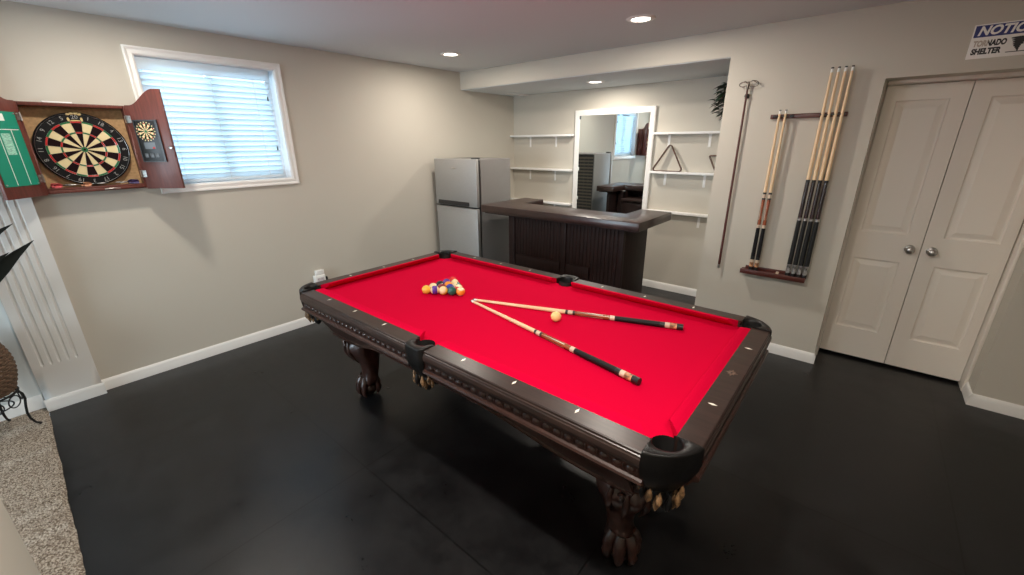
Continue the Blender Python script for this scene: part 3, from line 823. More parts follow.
ck = MB().box((3.545, Yc-.066, .690), (3.565, Yc-.046, .708)).build('chalk_cube', M['ivory'], bev=.002, loc=(3.555, Yc-.056, .690))
tag(ck, 'small chalk cube on the cue ledge between the two groups of cues', 'chalk')

# bridge stick
bs = thing('hanging_bridge_stick', (3.125, Yc-.03, .66), 'long dark bridge stick with a metal loop head hanging near the alcove corner', 'bridge stick')
BY = Yc-.03
MB().lathe([(.0095, .675), (.0095, .9), (.008, 1.7), (.0065, 2.075)], 14, xf=Matrix.Translation((3.122, BY, 0))).build('shaft', M['rackwood'], bs)
MB().lathe([(.004, .655), (.0085, .660), (.0102, .668), (.0098, .69)], 14, xf=Matrix.Translation((3.122, BY, 0))).build('end_cap', M['chrome'], bs)
hd = MB()
hd.lathe([(.009, 2.045), (.009, 2.09), (.006, 2.098)], 12, xf=Matrix.Translation((3.122, BY, 0)))
for cx, rx, rz in ((3.090, .028, .016), (3.158, .034, .020)):
    hd.tube([(cx+rx*cos(2*PI*k/20), BY-.006*sin(2*PI*k/20), 2.080+rz*sin(2*PI*k/20)) for k in range(20)], .0026, 7, closed=True)
hd.tube([(3.062, BY, 2.083), (3.10, BY-.004, 2.101), (3.122, BY, 2.090), (3.15, BY-.004, 2.104), (3.19, BY, 2.078)], .0024, 6)
hd.build('bridge_head', M['brass'], bs, ang=60)
hk = MB().box((3.108, Yc-.012, 1.985), (3.136, Yc, 2.015)); hk.tube([(3.110, Yc-.012, 2.0), (3.108, BY, 2.0), (3.112, BY-.011, 2.0), (3.122, BY-.0125, 2.0)], .003, 6); hk.tube([(3.134, Yc-.012, 2.0), (3.136, BY, 2.0), (3.132, BY-.011, 2.0), (3.122, BY-.0125, 2.0)], .003, 6)
hk.build('wall_clip', M['black'], bs)

# ----------------------------------------------------------------- sign
sg = thing('notice_sign', (4.373, Yc, 2.205), 'blue and white notice sign above the closet doors', 'sign')
sx0, sx1, sz0, sz1 = 4.244, 4.502, 2.117, 2.291; sy = Yc-.004
MB().box((sx0, sy, sz0), (sx1, Yc, sz1)).build('sign_plate', M['signwhite'], sg, bev=.0008)
MB().box((sx0+.006, sy-.0006, 2.226), (sx1-.006, sy, sz1-.006)).build('header_band', M['signblue'], sg, smooth=False)
def put_text(body, size, x, z, y, m, name, par, shear=0, off=.0, mats=None, split=None, width=None):
    vs, fs = text_geo(body, size, shear, off, 'LEFT')
    mn = min(v.x for v in vs); mx = max(v.x for v in vs); k = (width/(mx-mn)) if width else 1
    mb = MB()
    for f in fs:
        cxm = sum(vs[i].x for i in f)/len(f)
        mi = 0 if split is None else (0 if (cxm-mn)/(mx-mn) < split else 1)
        mb.add([(x+(vs[i].x-mn)*k, y, z+vs[i].y) for i in f], [tuple(range(len(f)))], mi)
    return mb.build(name, mats or m, par, smooth=False)
put_text('NOTICE', .062, sx0+.020, 2.255, sy-.0010, M['signwhite'], 'header_lettering', sg, .25, .0024, width=.218)
put_text('TORNADO', .040, sx0+.014, 2.192, sy-.0008, None, 'lettering', sg, .08, .0022, mats=[M['signglare'], M['signblack']], split=.45, width=.130)  # leading letters take the pale colour with the painted glare
put_text('SHELTER', .040, sx0+.014, 2.152, sy-.0008, M['signblack'], 'lettering', sg, .08, .0022, width=.118)
tw = MB()
for k, (w, zc, h, xo) in enumerate(((.074, 2.206, .010, 0), (.066, 2.196, .010, .001), (.054, 2.186, .010, -.001), (.042, 2.176, .010, -.004), (.030, 2.167, .009, -.006), (.020, 2.159, .009, -.004), (.012, 2.151, .008, -.002), (.006, 2.144, .008, 0))):
    cx = 4.438+xo; e = [(cx+w/2*cos(2*PI*j/16), zc+h*.62*sin(2*PI*j/16)) for j in range(16)]
    tw.rings([[(p[0], sy-.0006-.00005*k, p[1]) for p in e], [(p[0], sy-.0009-.00005*k, p[1]) for p in e]])
tw.box((4.395, sy-.0009, 2.136), (4.486, sy-.0004, 2.140))
tw.build('tornado_symbol', M['signblack'], sg, smooth=False)

# ----------------------------------------------------------------- dart cabinet on the window wall
DC = thing('dart_cabinet', (0, .397, 1.407), 'open red brown wooden dart cabinet hanging on the wall beside the window', 'dart cabinet')
cy0, cy1, cz0, cz1, cd = .147, .648, 1.405, 1.932, .09
MB().box((.001, cy0+.018, cz0+.018), (.014, cy1-.018, cz1-.018)).build('back_panel', M['cork'], DC)
cbx = MB()
cbx.box((.001, cy0, cz0), (cd, cy0+.018, cz1)).box((.001, cy1-.018, cz0), (cd, cy1, cz1)).box((.001, cy0+.018, cz1-.018), (cd, cy1-.018, cz1)).box((.001, cy0+.018, cz0), (cd, cy1-.018, cz0+.018))
cbx.build('cabinet_frame', M['cab'], DC, bev=.002)
MB().box((.014, cy0+.018, cz0+.018), (.089, cy1-.018, cz0+.030)).build('dart_ledge', M['cab'], DC, bev=.002)
def door_frame(sgn):
    """returns matrix: local s (from hinge), z, outward thickness -> world"""
    ex = V((.73, .68*sgn, 0)).normalized(); ez = V((0, 0, 1)); h = V((cd+.004, cy1-.004 if sgn > 0 else cy0+.004, 0))
    return basis(h, ex, ez, ex.cross(ez))
def dart_door(sgn, name):
    X = door_frame(sgn); W = .245
    prof = [(0, cz0-.006), (W, cz0-.006), (W, 2.032)]
    top = []
    for i in range(15):
        t = i/14; s = W - t*W
        q = 1-t
        z = 1.936 + .098*(0 if q < .12 else (1 if q > .82 else (lambda w: w*w*(3-2*w))((q-.12)/.70)))
        top.append((s, z))
    poly = prof[:2] + top
    o = MB().prism([(p[0], p[1]) for p in poly], -.009, .009, 2, xf=X)
    d = o.build('cabinet_door', M['cab'], DC, bev=.0015)
    return d, X
dl, XL = dart_door(-1, 'l'); dr, XRt = dart_door(1, 'r')
# inner faces: normal of X is ex x ez; inner side is towards the viewer (+x, towards the box front)
def inner(X, sgn):   # sign of local z that faces the room centre
    n = X.to_3x3() @ V((0, 0, 1)); c = V((3.9, .4, 1.7)) - X.translation
    return 1 if n.dot(c) > 0 else -1
il, ir = inner(XL, -1), inner(XRt, 1)
gb = MB().box((.030, 1.468, il*.009), (.232, 1.872, il*.0125), 0, XL); g_o = gb.build('scoreboard', M['green'], dl, smooth=False)
ln = MB()
for s0, s1, z0, z1 in ((.083, .0865, 1.474, 1.775), (.160, .1635, 1.474, 1.775), (.04, .222, 1.774, 1.778), ):
    ln.box((s0, z0, il*.0125), (s1, z1, il*.0132), 0, XL)
ln.box((.100, 1.822, il*.0125), (.165, 1.860, il*.0132), 0, XL)
ln.build('white_line', M['dwhite'], g_o, smooth=False)
MB().box((.100, 1.640, il*.0125), (.150, 1.755, il*.0132), 0, XL).build('score_print', M['greenpale'], g_o, smooth=False)
for s, z in ((.038, 1.862), (.038, 1.478), (.224, 1.862), (.224, 1.478)):
    rv = MB(); rv.lathe([(.005, 0), (.004, .003), (0, .004)], 8, xf=XL @ Matrix.Translation((s, z, il*.0125)) @ (Matrix() if il > 0 else Matrix.Scale(-1, 4, V((0,0,1)))))
    rv.build('corner_pin', M['chrome'], g_o)
# scoring unit on the other door
un_ = MB().box((.034, 1.578, ir*.009), (.186, 1.846, ir*.016), 0, XRt); u_o = un_.build('score_unit', M['black'], dr, bev=.002)
fr_ = MB()
for a, b, c, d in ((.034, .040, 1.578, 1.846), (.172, .186, 1.578, 1.846), (.04, .172, 1.578, 1.584), (.04, .172, 1.838, 1.846)):
    fr_.box((a, c, ir*.016), (b, d, ir*.021), 0, XRt)
fr_.build('unit_frame', M['fridge_dark'], u_o)
mini = MB(); mc = (.101, 1.773)
for k in range(20):
    a0, a1 = 2*PI*(k-.5)/20, 2*PI*(k+.5)/20
    for r0, r1, mi in ((.008, .028, k % 2), (.028, .032, 2 + k % 2), (.032, .048, k % 2), (.048, .052, 2 + k % 2)):
        mini.add([(mc[0]+r*sin(a), mc[1]+r*cos(a), ir*.0172) for r, a in ((r0, a0), (r1, a0), (r1, a1), (r0, a1))], [(0,1,2,3)], mi, XRt)
for k in range(20):
    a = 2*PI*k/20
    mini.add([(mc[0]+.058*sin(a)+.004*sin(b), mc[1]+.058*cos(a)+.004*cos(b), ir*.0172) for b in [2*PI*j/8 for j in range(8)]], [tuple(range(8))], 0, XRt)
mini.add([(mc[0]+.008*sin(b), mc[1]+.008*cos(b), ir*.0173) for b in [2*PI*j/12 for j in range(12)]], [tuple(range(12))], 3, XRt)
mini.build('target_picture', [M['dcream'], M['dblack'], M['dred'], M['dgreen']], u_o, smooth=False)
MB().box((.068, 1.662, ir*.016), (.138, 1.704, ir*.0175), 0, XRt).build('display', M['chalkgrey'], u_o, smooth=False)
MB().box((.118, 1.664, ir*.0175), (.132, 1.674, ir*.018), 0, XRt).build('red_mark', M['dred'], u_o, smooth=False)
for s in (.064, .098, .132):
    MB().box((s-.010, 1.606, ir*.016), (s+.012, 1.634, ir*.019), 0, XRt).build('button', M['chalkgrey'], u_o, bev=.002)
MB().lathe([(.004, 0), (.004, .008), (.009, .012), (.009, .018), (0, .02)], 12, xf=XRt @ Matrix.Translation((.238, 1.67, ir*.009)) @ (Matrix() if ir > 0 else Matrix.Scale(-1, 4, V((0,0,1))))).build('door_knob', M['chrome'], dr)
for X, i_, d in ((XL, il, dl), (XRt, ir, dr)):
    for z in (1.50, 1.85):
        h = MB().box((-.004, z-.022, i_*.009), (.022, z+.022, i_*.0112), 0, X)
        h.tube([X @ V((-.004, z-.024, i_*.010)), X @ V((-.004, z+.024, i_*.010))], .0042, 8)
        for q in (-.013, .013): h.ball(X @ V((.013, z+q, i_*.0115)), .0035, 0, 8, 5)
        h.build('hinge', M['chrome'], d)
for y in (cy0+.018, cy1-.018):
    for z in (1.50, 1.85):
        sgn = 1 if y < .4 else -1
        MB().box((cd-.030, y, z-.022), (cd-.004, y+sgn*.002, z+.022)).build('hinge_leaf', M['chrome'], DC)
ps = MB().box((.046, .268, cz1), (.088, .398, cz1+.010)).build('paper_strip', M['plug'], bev=.001, loc=(.067, .333, cz1))
tag(ps, 'thin white strip lying on top of the dart cabinet', 'strip')

# dartboard
DB = thing('dartboard', (.014, .390, 1.663), 'round bristle dartboard with cream and black wedges inside the open cabinet', 'dartboard')
XD = basis((.0145, .390, 1.663), (0, -1, 0), (0, 0, 1), (-1, 0, 0))
XD = basis((.0145, .390, 1.663), (0, 1, 0), (0, 0, 1), (1, 0, 0))     # local x -> +y (seen from the room +y is to the viewer's right)
RB = .2215
MB().lathe([(RB, 0), (RB, .030), (RB-.004, .034), (.168, .034), (.168, .0)], 72, xf=XD, cap=(False, False)).build('number_band', M['dring'], DB, ang=40)
face = MB(); zf = .0345
for k in range(20):
    a0, a1 = 2*PI*(k-.5)/20, 2*PI*(k+.5)/20
    dark = k % 2 == 0
    for r0, r1, mi in ((.016, .097, 1 if dark else 0), (.097, .106, 2 if dark else 3), (.106, .160, 1 if dark else 0), (.160, .170, 2 if dark else 3)):
        n = 4; pts = []
        for r, aa in ((r0, [a0+(a1-a0)*i/n for i in range(n+1)]), (r1, [a1-(a1-a0)*i/n for i in range(n+1)])):
            pts += [(r*sin(a), r*cos(a), zf) for a in aa]
        face.add(pts, [tuple(range(len(pts)))], mi, XD)
face.add([(.016*sin(2*PI*j/24), .016*cos(2*PI*j/24), zf) for j in range(24)], [tuple(range(24))], 3, XD)
face.add([(.0065*sin(2*PI*j/16), .0065*cos(2*PI*j/16), zf+.0003) for j in range(16)], [tuple(range(16))], 1, XD)
face.build('target_face', [M['dcream'], M['dblack'], M['dred'], M['dgreen']], DB, smooth=False)
wr = MB()
for r in (.016, .097, .106, .160, .170): wr.tube([XD @ V((r*cos(2*PI*j/48), r*sin(2*PI*j/48), zf+.0005)) for j in range(48)], .0006, 5, closed=True)
for k in range(20):
    a = 2*PI*(k+.5)/20; wr.tube([XD @ V((.016*sin(a), .016*cos(a), zf+.0005)), XD @ V((.172*sin(a), .172*cos(a), zf+.0005))], .0006, 5)
wr.tube([XD @ V((.213*cos(2*PI*j/64), .213*sin(2*PI*j/64), zf+.002)) for j in range(64)], .0009, 5, closed=True)
wr.build('wire_web', M['chrome'], DB)
seq = [20, 1, 18, 4, 13, 6, 10, 15, 2, 17, 3, 19, 7, 16, 8, 11, 14, 9, 12, 5]
for k, num in enumerate(seq):
    vs, fs = text_geo(str(num), .032, 0, 0)
    a = 2*PI*k/20
    R_ = Matrix.Rotation(-a, 4, 'Z')
    nm = MB(); nm.add([R_ @ V((v.x, v.y+.193, zf+.0012)) for v in vs], fs, 0, XD)
    nm.build('numeral', M['numeral'], DB, smooth=False)
lg = MB()
for x, y, w, h in ((-.026, .214, .010, .006), (-.010, .2185, .012, .006), (.010, .2185, .012, .006), (.026, .214, .010, .006), (-.030, .184, .006, .012), (.030, .184, .006, .012), (0, .177, .024, .004)):
    e = [(x+w*cos(2*PI*j/12), y-.004+h*sin(2*PI*j/12), zf+.0012) for j in range(12)]
    lg.add(e, [tuple(range(12))], 0, XD)
lg.build('gold_crest', M['gold'], DB, smooth=False)
# darts resting in the bottom of the cabinet
def make_dart(m, label, group):
    t = thing('dart', (0, 0, 0), label, 'dart', group)
    X = basis((0,0,0), (0,0,1), (1,0,0), (0,1,0))        # axis along +y
    MB().lathe([(.0006, 0), (.0012, .02)], 6, xf=X).build('point', M['chrome'], t, local=True)
    MB().lathe([(.002, .02), (.0034, .024), (.0034, .055), (.002, .058)], 10, xf=X).build('barrel', M['silver'], t, local=True)
    MB().lathe([(.0018, .058), (.0018, .090)], 8, xf=X).build('stem', M['black'], t, local=True)
    f = MB()
    for k in range(4):
        a = PI/4+PI/2*k; c, s = cos(a), sin(a)
        pl = [(.0005, .080), (.010, .086), (.019, .100), (.019, .118), (.0005, .124)]
        f.add([(c*r+s*.0004*sg_, q, s*r-c*.0004*sg_) for sg_ in (1,) for r, q in pl], [tuple(range(5))])
        f.add([(c*r-s*.0004, q, s*r+c*.0004) for r, q in pl], [tuple(range(5))])
    f.build('flight', m, t, local=True, smooth=False)
    return t
zd = cz0+.030+.0150
da = make_dart(M['flight_red'], 'dart with red flight lying at the back of the cabinet bottom', 'darts with reddish flights'); da.location = (.038, .306, zd); da.rotation_euler = (0, 0, rad(177))
d2 = dup(da, (.072, .318, zd), (0, 0, rad(180)), 'dart with red flight lying at the front of the cabinet bottom')
d3 = make_dart(M['flight_orange'], 'dart with orange flight lying at the back of the cabinet bottom', 'darts with reddish flights'); d3.location = (.038, .440, zd); d3.rotation_euler = (0, 0, rad(179))
d4 = dup(d3, (.070, .452, zd), (0, 0, rad(181)), 'dart with orange flight lying at the front of the cabinet bottom')
d5 = make_dart(M['flight_dark'], 'dart with dark violet flight lying at the back of the cabinet bottom', 'darts with dark flights'); d5.location = (.036, .470, zd); d5.rotation_euler = (0, 0, rad(1))
d6 = dup(d5, (.072, .484, zd), (0, 0, rad(-2)), 'dart with dark violet flight lying at the front of the cabinet bottom')
mp_ = MB().box((cd, .42, cz0+.004), (cd+.002, .50, cz0+.014)).build('name_plate', M['chrome'], DC, bev=.001)

# ----------------------------------------------------------------- outlet with plug-in box
wo = thing('wall_outlet', (0, 1.775, .45), 'white outlet plate low on the window wall behind the plugged in box', 'outlet')
MB().box((0, 1.735, .395), (.006, 1.815, .515)).build('outlet_plate', M['plug'], wo, bev=.002)
MB().box((.006, 1.755, .47), (.008, 1.795, .50)).build('socket', M['white'], wo, bev=.001)
ad = thing('outlet_adapter', (.006, 1.75, .45), 'white plug-in adapter box stuck in the low outlet beside the table', 'adapter')
MB().box((.0085, 1.693, .398), (.060, 1.797, .478)).build('adapter_body', M['plug'], ad, bev=.006)
MB().box((.0085, 1.715, .4785), (.045, 1.790, .525)).build('upper_plug', M['plug'], ad, bev=.006)
MB().box((.0602, 1.715, .408), (.0612, 1.780, .455)).build('face_print', mat('print_grey', (.55, .5, .52), .5, noise=(120, .4, (1,1,1))), ad, smooth=False)
pg = thing('power_plug', (.03, 1.815, .42), 'black power plug and cord at the side of the white adapter', 'plug')
MB().box((.018, 1.7975, .410), (.048, 1.823, .450)).build('plug_body', M['black'], pg, bev=.005)
pc_ = MB(); pc_.tube([(.033, 1.818, .412), (.033, 1.832, .36), (.028, 1.838, .25), (.024, 1.842, .12), (.03, 1.86, .009), (.06, 1.95, .008), (.05, 2.2, .008)], .0035, 7)
pc_.build('plug_cord', M['black'], pg)

# ================================================================= fridge
FX0, FX1, FY0, FY1, FH, FS = .098, .768, 3.222, 3.786, 1.521, 1.007
FR = thing('fridge', ((FX0+FX1)/2, (FY0+FY1)/2, 0), 'silver two door fridge between the window wall and the bar', 'fridge')
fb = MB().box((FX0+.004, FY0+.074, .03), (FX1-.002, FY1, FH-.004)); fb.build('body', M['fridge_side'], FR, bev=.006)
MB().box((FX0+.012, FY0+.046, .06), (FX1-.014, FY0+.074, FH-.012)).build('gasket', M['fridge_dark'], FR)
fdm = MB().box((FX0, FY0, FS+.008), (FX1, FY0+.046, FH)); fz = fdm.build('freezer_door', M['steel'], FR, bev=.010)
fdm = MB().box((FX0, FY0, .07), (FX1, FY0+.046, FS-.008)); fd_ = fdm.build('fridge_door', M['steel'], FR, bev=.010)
hh = MB(); hh.prism([(FY0-.012, FS+.016), (FY0-.003, FS+.058), (FY0+.004, FS+.060), (FY0+.004, FS+.012)], FX0+.045, FX1-.12, 0); hh.build('freezer_handle', M['black'], fz, bev=.003)
MB().box((FX0+.045, FY0-.004, FS+.014), (FX1-.12, FY0+.002, FS+.020)).build('handle_lip', M['chrome'], fz)
MB().box((FX0+.29, FY0-.0015, FH-.105), (FX0+.36, FY0+.001, FH-.090)).build('badge', M['chrome'], fz, bev=.0005)
MB().box((FX1-.08, FY0+.01, FH), (FX1-.02, FY0+.09, FH+.012)).build('hinge_cover', M['fridge_dark'], FR, bev=.004)
MB().box((FX0+.02, FY1, .10), (FX1-.02, FY1+.004, FH-.015)).build('back_plate', M['fridge_dark'], FR)
bgm = MB()
for i in range(28): 
    z = .15+i*.048
    bgm.box((FX0+.04, FY1+.009, z), (FX1-.025, FY1+.014, z+.022))
for i in range(8):
    x = FX0+.08+i*.07; bgm.tube([(x, FY1+.0145, .14), (x, FY1+.0145, 1.46)], .0016, 5)
bgm.build('condenser_grille', M['grille'], FR)
for x in (FX0+.06, FX1-.06):
    for y in (FY0+.10, FY1-.06): MB().lathe([(.02, 0), (.02, .02), (.012, .031)], 12, xf=Matrix.Translation((x, y, 0))).build('foot', M['black'], FR)

# ================================================================= bar
BX0, BX1, BY0, BY1, BZ, BT = .885, 2.632, 3.160, 3.905, 1.07, .074
BRR = thing('bar_counter', (1.75, 3.5, 0), 'dark stained wood bar with thick U shaped top and beadboard front', 'bar')
CI = 3.535
top = [(BX0, BY0), (BX1, BY0), (BX1, BY1-.04), (2.335, BY1-.04), (2.335, CI), (1.155, CI), (1.155, BY1), (BX0, BY1)]
MB().prism(top, BZ-BT, BZ, 2).build('countertop', M['bartop'], BRR, bev=.005)
MB().prism([(BX0+.03, BY0+.03), (BX1-.03, BY0+.03), (BX1-.03, BY1-.07), (2.365, BY1-.07), (2.365, CI+.03-.06), (1.125, CI-.03), (1.125, BY1-.03), (BX0+.03, BY1-.03)], BZ-BT-.012, BZ-BT, 2).build('top_underside', M['bar'], BRR)
GX0, GX1, GY0, GY1 = 1.165, 2.455, 3.285, 3.735
zt_ = BZ-BT-.012
def beads(mb, x0, x1, z0, z1, y, pitch=.038):
    n = max(2, round((x1-x0)/pitch)); w = (x1-x0)/n; pr = []
    for i in range(n):
        a = x0+i*w
        pr += [(a, y+.006), (a+.003, y+.001), (a+.006, y), (a+w-.006, y), (a+w-.003, y+.001)]
    pr += [(x1, y+.006), (x1, y+.02), (x0, y+.02)]
    mb.rings([[(p[0], p[1], z0) for p in pr], [(p[0], p[1], z1) for p in pr]])
for a, c in ((GX0+.075, 1.835), (1.868, GX1-.02)):
    p_ = MB(); beads(p_, a, c, .09, zt_, GY0+.008); p_.build('beadboard_panel', M['bar'], BRR, ang=20)
    MB().box((a+.015, GY0-.010, .475), (c-.03 if c < 2 else c-.30, GY0+.010, .580)).build('lower_rail', M['bar'], BRR, bev=.004)
for a, c in ((GX0, GX0+.078), (1.832, 1.872), (GX1-.022, GX1)):
    MB().box((a, GY0-.006, 0), (c, GY0+.03, zt_)).build('stile', M['bar'], BRR, bev=.003)
MB().box((GX0+.078, GY0-.006, 0), (1.832, GY0+.028, .095)).build('kick_board', M['bar'], BRR, bev=.003)
MB().box((1.872, GY0-.006, 0), (GX1-.022, GY0+.028, .095)).build('kick_board', M['bar'], BRR, bev=.003)
MB().box((GX1-.03, GY0+.03, 0), (GX1, GY1+.05, zt_)).build('end_panel', M['bar'], BRR, bev=.003)
MB().box((GX0, GY0+.03, 0), (GX0+.03, 3.60, zt_)).build('end_panel', M['bar'], BRR, bev=.003)
MB().box((1.045, 3.57, 0), (1.075, BY1-.03, zt_)).box((1.075, 3.57, 0), (GX0+.03, 3.60, zt_)).build('end_panel', M['bar'], BRR, bev=.003)
MB().box((GX0+.03, GY0+.03, .86), (GX1-.03, GY1, .89)).build('work_shelf', M['bartop'], BRR, bev=.004)
MB().box((GX0+.03, GY1-.05, .08), (GX1-.03, GY1-.03, .86)).build('inner_panel', M['bar'], BRR)
for i in range(3):
    a = GX0+.05+i*.40; d_ = MB().box((a, GY1-.031, .12), (a+.38, GY1-.012, .83)).build('cabinet_door', M['bar'], BRR, bev=.004)
    MB().lathe([(.006, 0), (.006, .012), (.014, .018), (.012, .026), (0, .028)], 14, xf=basis((a+.34, GY1-.012, .62), (1,0,0), (0,0,-1), (0,1,0))).build('cabinet_knob', M['chrome'], d_)

# ================================================================= alcove shelves, mirror, racks, plant
SD = .082
def shelf(x0, x1, zt, label, brx):
    t = thing('wall_shelf', ((x0+x1)/2, Yb, zt), label, 'shelf', 'white shelves flanking the mirror')
    MB().box((x0, Yb-SD, zt-.024), (x1, Yb, zt)).build('shelf_board', M['shelf'], t, bev=.002)
    for x in brx:
        b = MB(); b.box((x-.013, Yb-.005, zt-.155), (x+.013, Yb, zt-.024)).box((x-.011, Yb-.066, zt-.030), (x+.011, Yb-.004, zt-.024))
        b.build('bracket', M['shelf'], t, bev=.001)
    return t
shelf(.003, 1.0, 1.777, 'topmost white shelf between the mirror and the fridge corner', (.30, .72)); shelf(.003, 1.0, 1.352, 'middle white shelf between the mirror and the fridge corner', (.30, .72)); shelf(.003, 1.0, .918, 'lowest white shelf beside the mirror, behind the bar near the fridge', (.30, .72))
shelf(2.046, XA-.002, 1.777, 'topmost white shelf between the mirror and the cue wall, under the plant', (2.20, 2.62)); shelf(2.046, XA-.002, 1.370, 'white shelf carrying the triangle rack', (2.20, 2.62)); shelf(2.046, XA-.002, .940, 'lowest white shelf behind the open end of the bar top', (2.20, 2.62))

MI = thing('wall_mirror', (1.52, Yb, .02), 'tall mirror in a white frame on the back wall behind the bar', 'mirror')
mx0, mx1, mz0, mz1, mw = 1.012, 2.030, .02, 2.047, .062
rs = []
pr = [(0, .002), (0, .026), (.008, .030), (.050, .022), (mw, .016), (mw, .002)]
for (cx, cz, sx_, sz_) in ((mx0, mz0, 1, 1), (mx1, mz0, -1, 1), (mx1, mz1, -1, -1), (mx0, mz1, 1, -1), (mx0, mz0, 1, 1)):
    rs.append([(cx+sx_*d, Yb-h, cz+sz_*d) for d, h in pr])
mm = MB(); mm.rings(rs, 0, (False, False), True); mm.build('mirror_frame', M['white'], MI, ang=20)
MB().box((mx0+mw-.004, Yb-.012, mz0+mw-.004), (mx1-mw+.004, Yb-.002, mz1-mw+.004)).build('mirror_glass', M['mirror'], MI, smooth=False)
for z in (1.965, 1.36, 1.0, .4):
    MB().box((mx0+mw-.004, Yb-.020, z-.02), (mx0+mw+.012, Yb-.012, z+.02)).build('mirror_clip', M['white'] if z != 1.965 else M['chalkgrey'], MI, bev=.002)

def rounded(poly, r, n=5):
    out = []; N = len(poly)
    for i in range(N):
        p, a, b = V(poly[i]), V(poly[i-1]), V(poly[(i+1) % N])
        u, w = (a-p).normalized(), (b-p).normalized(); ang_ = u.angle(w); d = r/math.tan(ang_/2)
        c = p + (u+w).normalized()*(r/sin(ang_/2)); s0, s1 = p+u*d, p+w*d
        a0 = math.atan2(s0.y-c.y, s0.x-c.x); a1 = math.atan2(s1.y-c.y, s1.x-c.x)
        while a1-a0 > PI: a1 -= 2*PI
        while a1-a0 < -PI: a1 += 2*PI
        out += [(c.x+r*cos(a0+(a1-a0)*k/n), c.y+r*sin(a0+(a1-a0)*k/n)) for k in range(n+1)]
    return out
def rack_frame(name, poly, r, base, lean, mw_, depth, label, cat):
    outer = rounded(poly, r); cx = sum(p[0] for p in poly)/len(poly); cy = sum(p[1] for p in poly)/len(poly)
    N = len(outer); inn = []
    for i in range(N):
        t = (V(outer[(i+1) % N])-V(outer[i-1])).normalized(); nrm = V((-t.y, t.x))
        p = V(outer[i]); q = p+nrm*mw_
        if (q-V((cx, cy))).length > (p-V((cx, cy))).length: q = p-nrm*mw_
        inn.append((q.x, q.y))
    mb = MB()
    rs = [[(p[0], 0, p[1]) for p in outer], [(p[0], depth, p[1]) for p in outer], [(p[0], depth, p[1]) for p in inn], [(p[0], 0, p[1]) for p in inn], [(p[0], 0, p[1]) for p in outer]]
    mb.rings(rs, 0, (False, False), True)
    o = mb.build(name, M['triwood'], local=True, bev=.002, ang=50)
    o.location = base; o.rotation_euler = (lean, 0, 0)
    return tag(o, label, cat)
rack_frame('triangle_rack', [(-.178, 0), (.178, 0), (0, .305)], .026, (2.230, Yb-.076, 1.371), rad(-7), .010, .030, 'dark wooden triangle rack standing on the middle shelf beside the mirror', 'ball rack')
rack_frame('diamond_rack', [(.10, 0), (.29, 0), (.19, .178), (0, .178)], .016, (2.632, Yb-.070, 1.371), rad(-8), .012, .030, 'dark slanted rack on the middle shelf half hidden by the cue wall corner', 'ball rack')
# leafy plant on the top shelf
PL = thing('potted_plant', (2.86, Yb-.045, 1.777), 'bushy green plant on the top shelf half hidden by the cue wall corner', 'plant')
MB().lathe([(.030, 0), (.038, .07), (.040, .085), (.036, .085), (.034, .075), (0, .073)], 18, xf=Matrix.Translation((2.86, Yb-.042, 1.777))).build('pot', M['pot'], PL)
lf = MB()
def leaf_blade(mb, p, d, L, W, up, n=4, bend=.4):
    d = V(d).normalized(); side = d.cross(V(up)).normalized(); nrm = side.cross(d); pts = []
    for i in range(n+1):
        t = i/n; w = W*sin(PI*min(1, .12+.88*t)**.8) if i < n else .0005
        c = V(p)+d*L*t - V((0,0,1))*bend*L*t*t
        pts += [c-side*w+nrm*w*.3, c, c+side*w+nrm*w*.3]
    mb.add(pts, [(3*i+a, 3*i+a+1, 3*i+a+4, 3*i+a+3) for i in range(n) for a in (0, 1)])
rl = random.Random(3)
for i in range(330):
    an = rl.uniform(0, 2*PI); h = rl.uniform(-.12, .17); rr = rl.uniform(.04, .19)*(1-.5*abs(h-.03)/.2)
    x = 2.845+rr*cos(an)*1.05; y = Yb-.16+.7*rr*sin(an); z = 2.025+h
    if x > XA-.06: x = XA-.06-rl.uniform(0, .1)
    y = min(y, Yb-.09)
    d = V((cos(an), .6*sin(an)-.3, rl.uniform(-.4, .5)))
    if x+.06*d.normalized().x > XA-.012: d.x = -abs(d.x)
    leaf_blade(lf, (x, y, z), d, rl.uniform(.055, .09), rl.uniform(.022, .032), (0, 0, 1), 4, .3)
lf.build('foliage', M['leafgreen'], PL, ang=60)
st = MB()
for k in range(7):
    a = 2*PI*k/7; st.tube([(2.86+.012*cos(a), Yb-.045+.012*sin(a), 1.845), (2.85+.05*cos(a), Yb-.09+.03*sin(a), 1.93), (2.845+.09*cos(a), Yb-.15+.05*sin(a), 2.04)], .0035, 5)
st.build('stem', M['leafgreen'], PL)

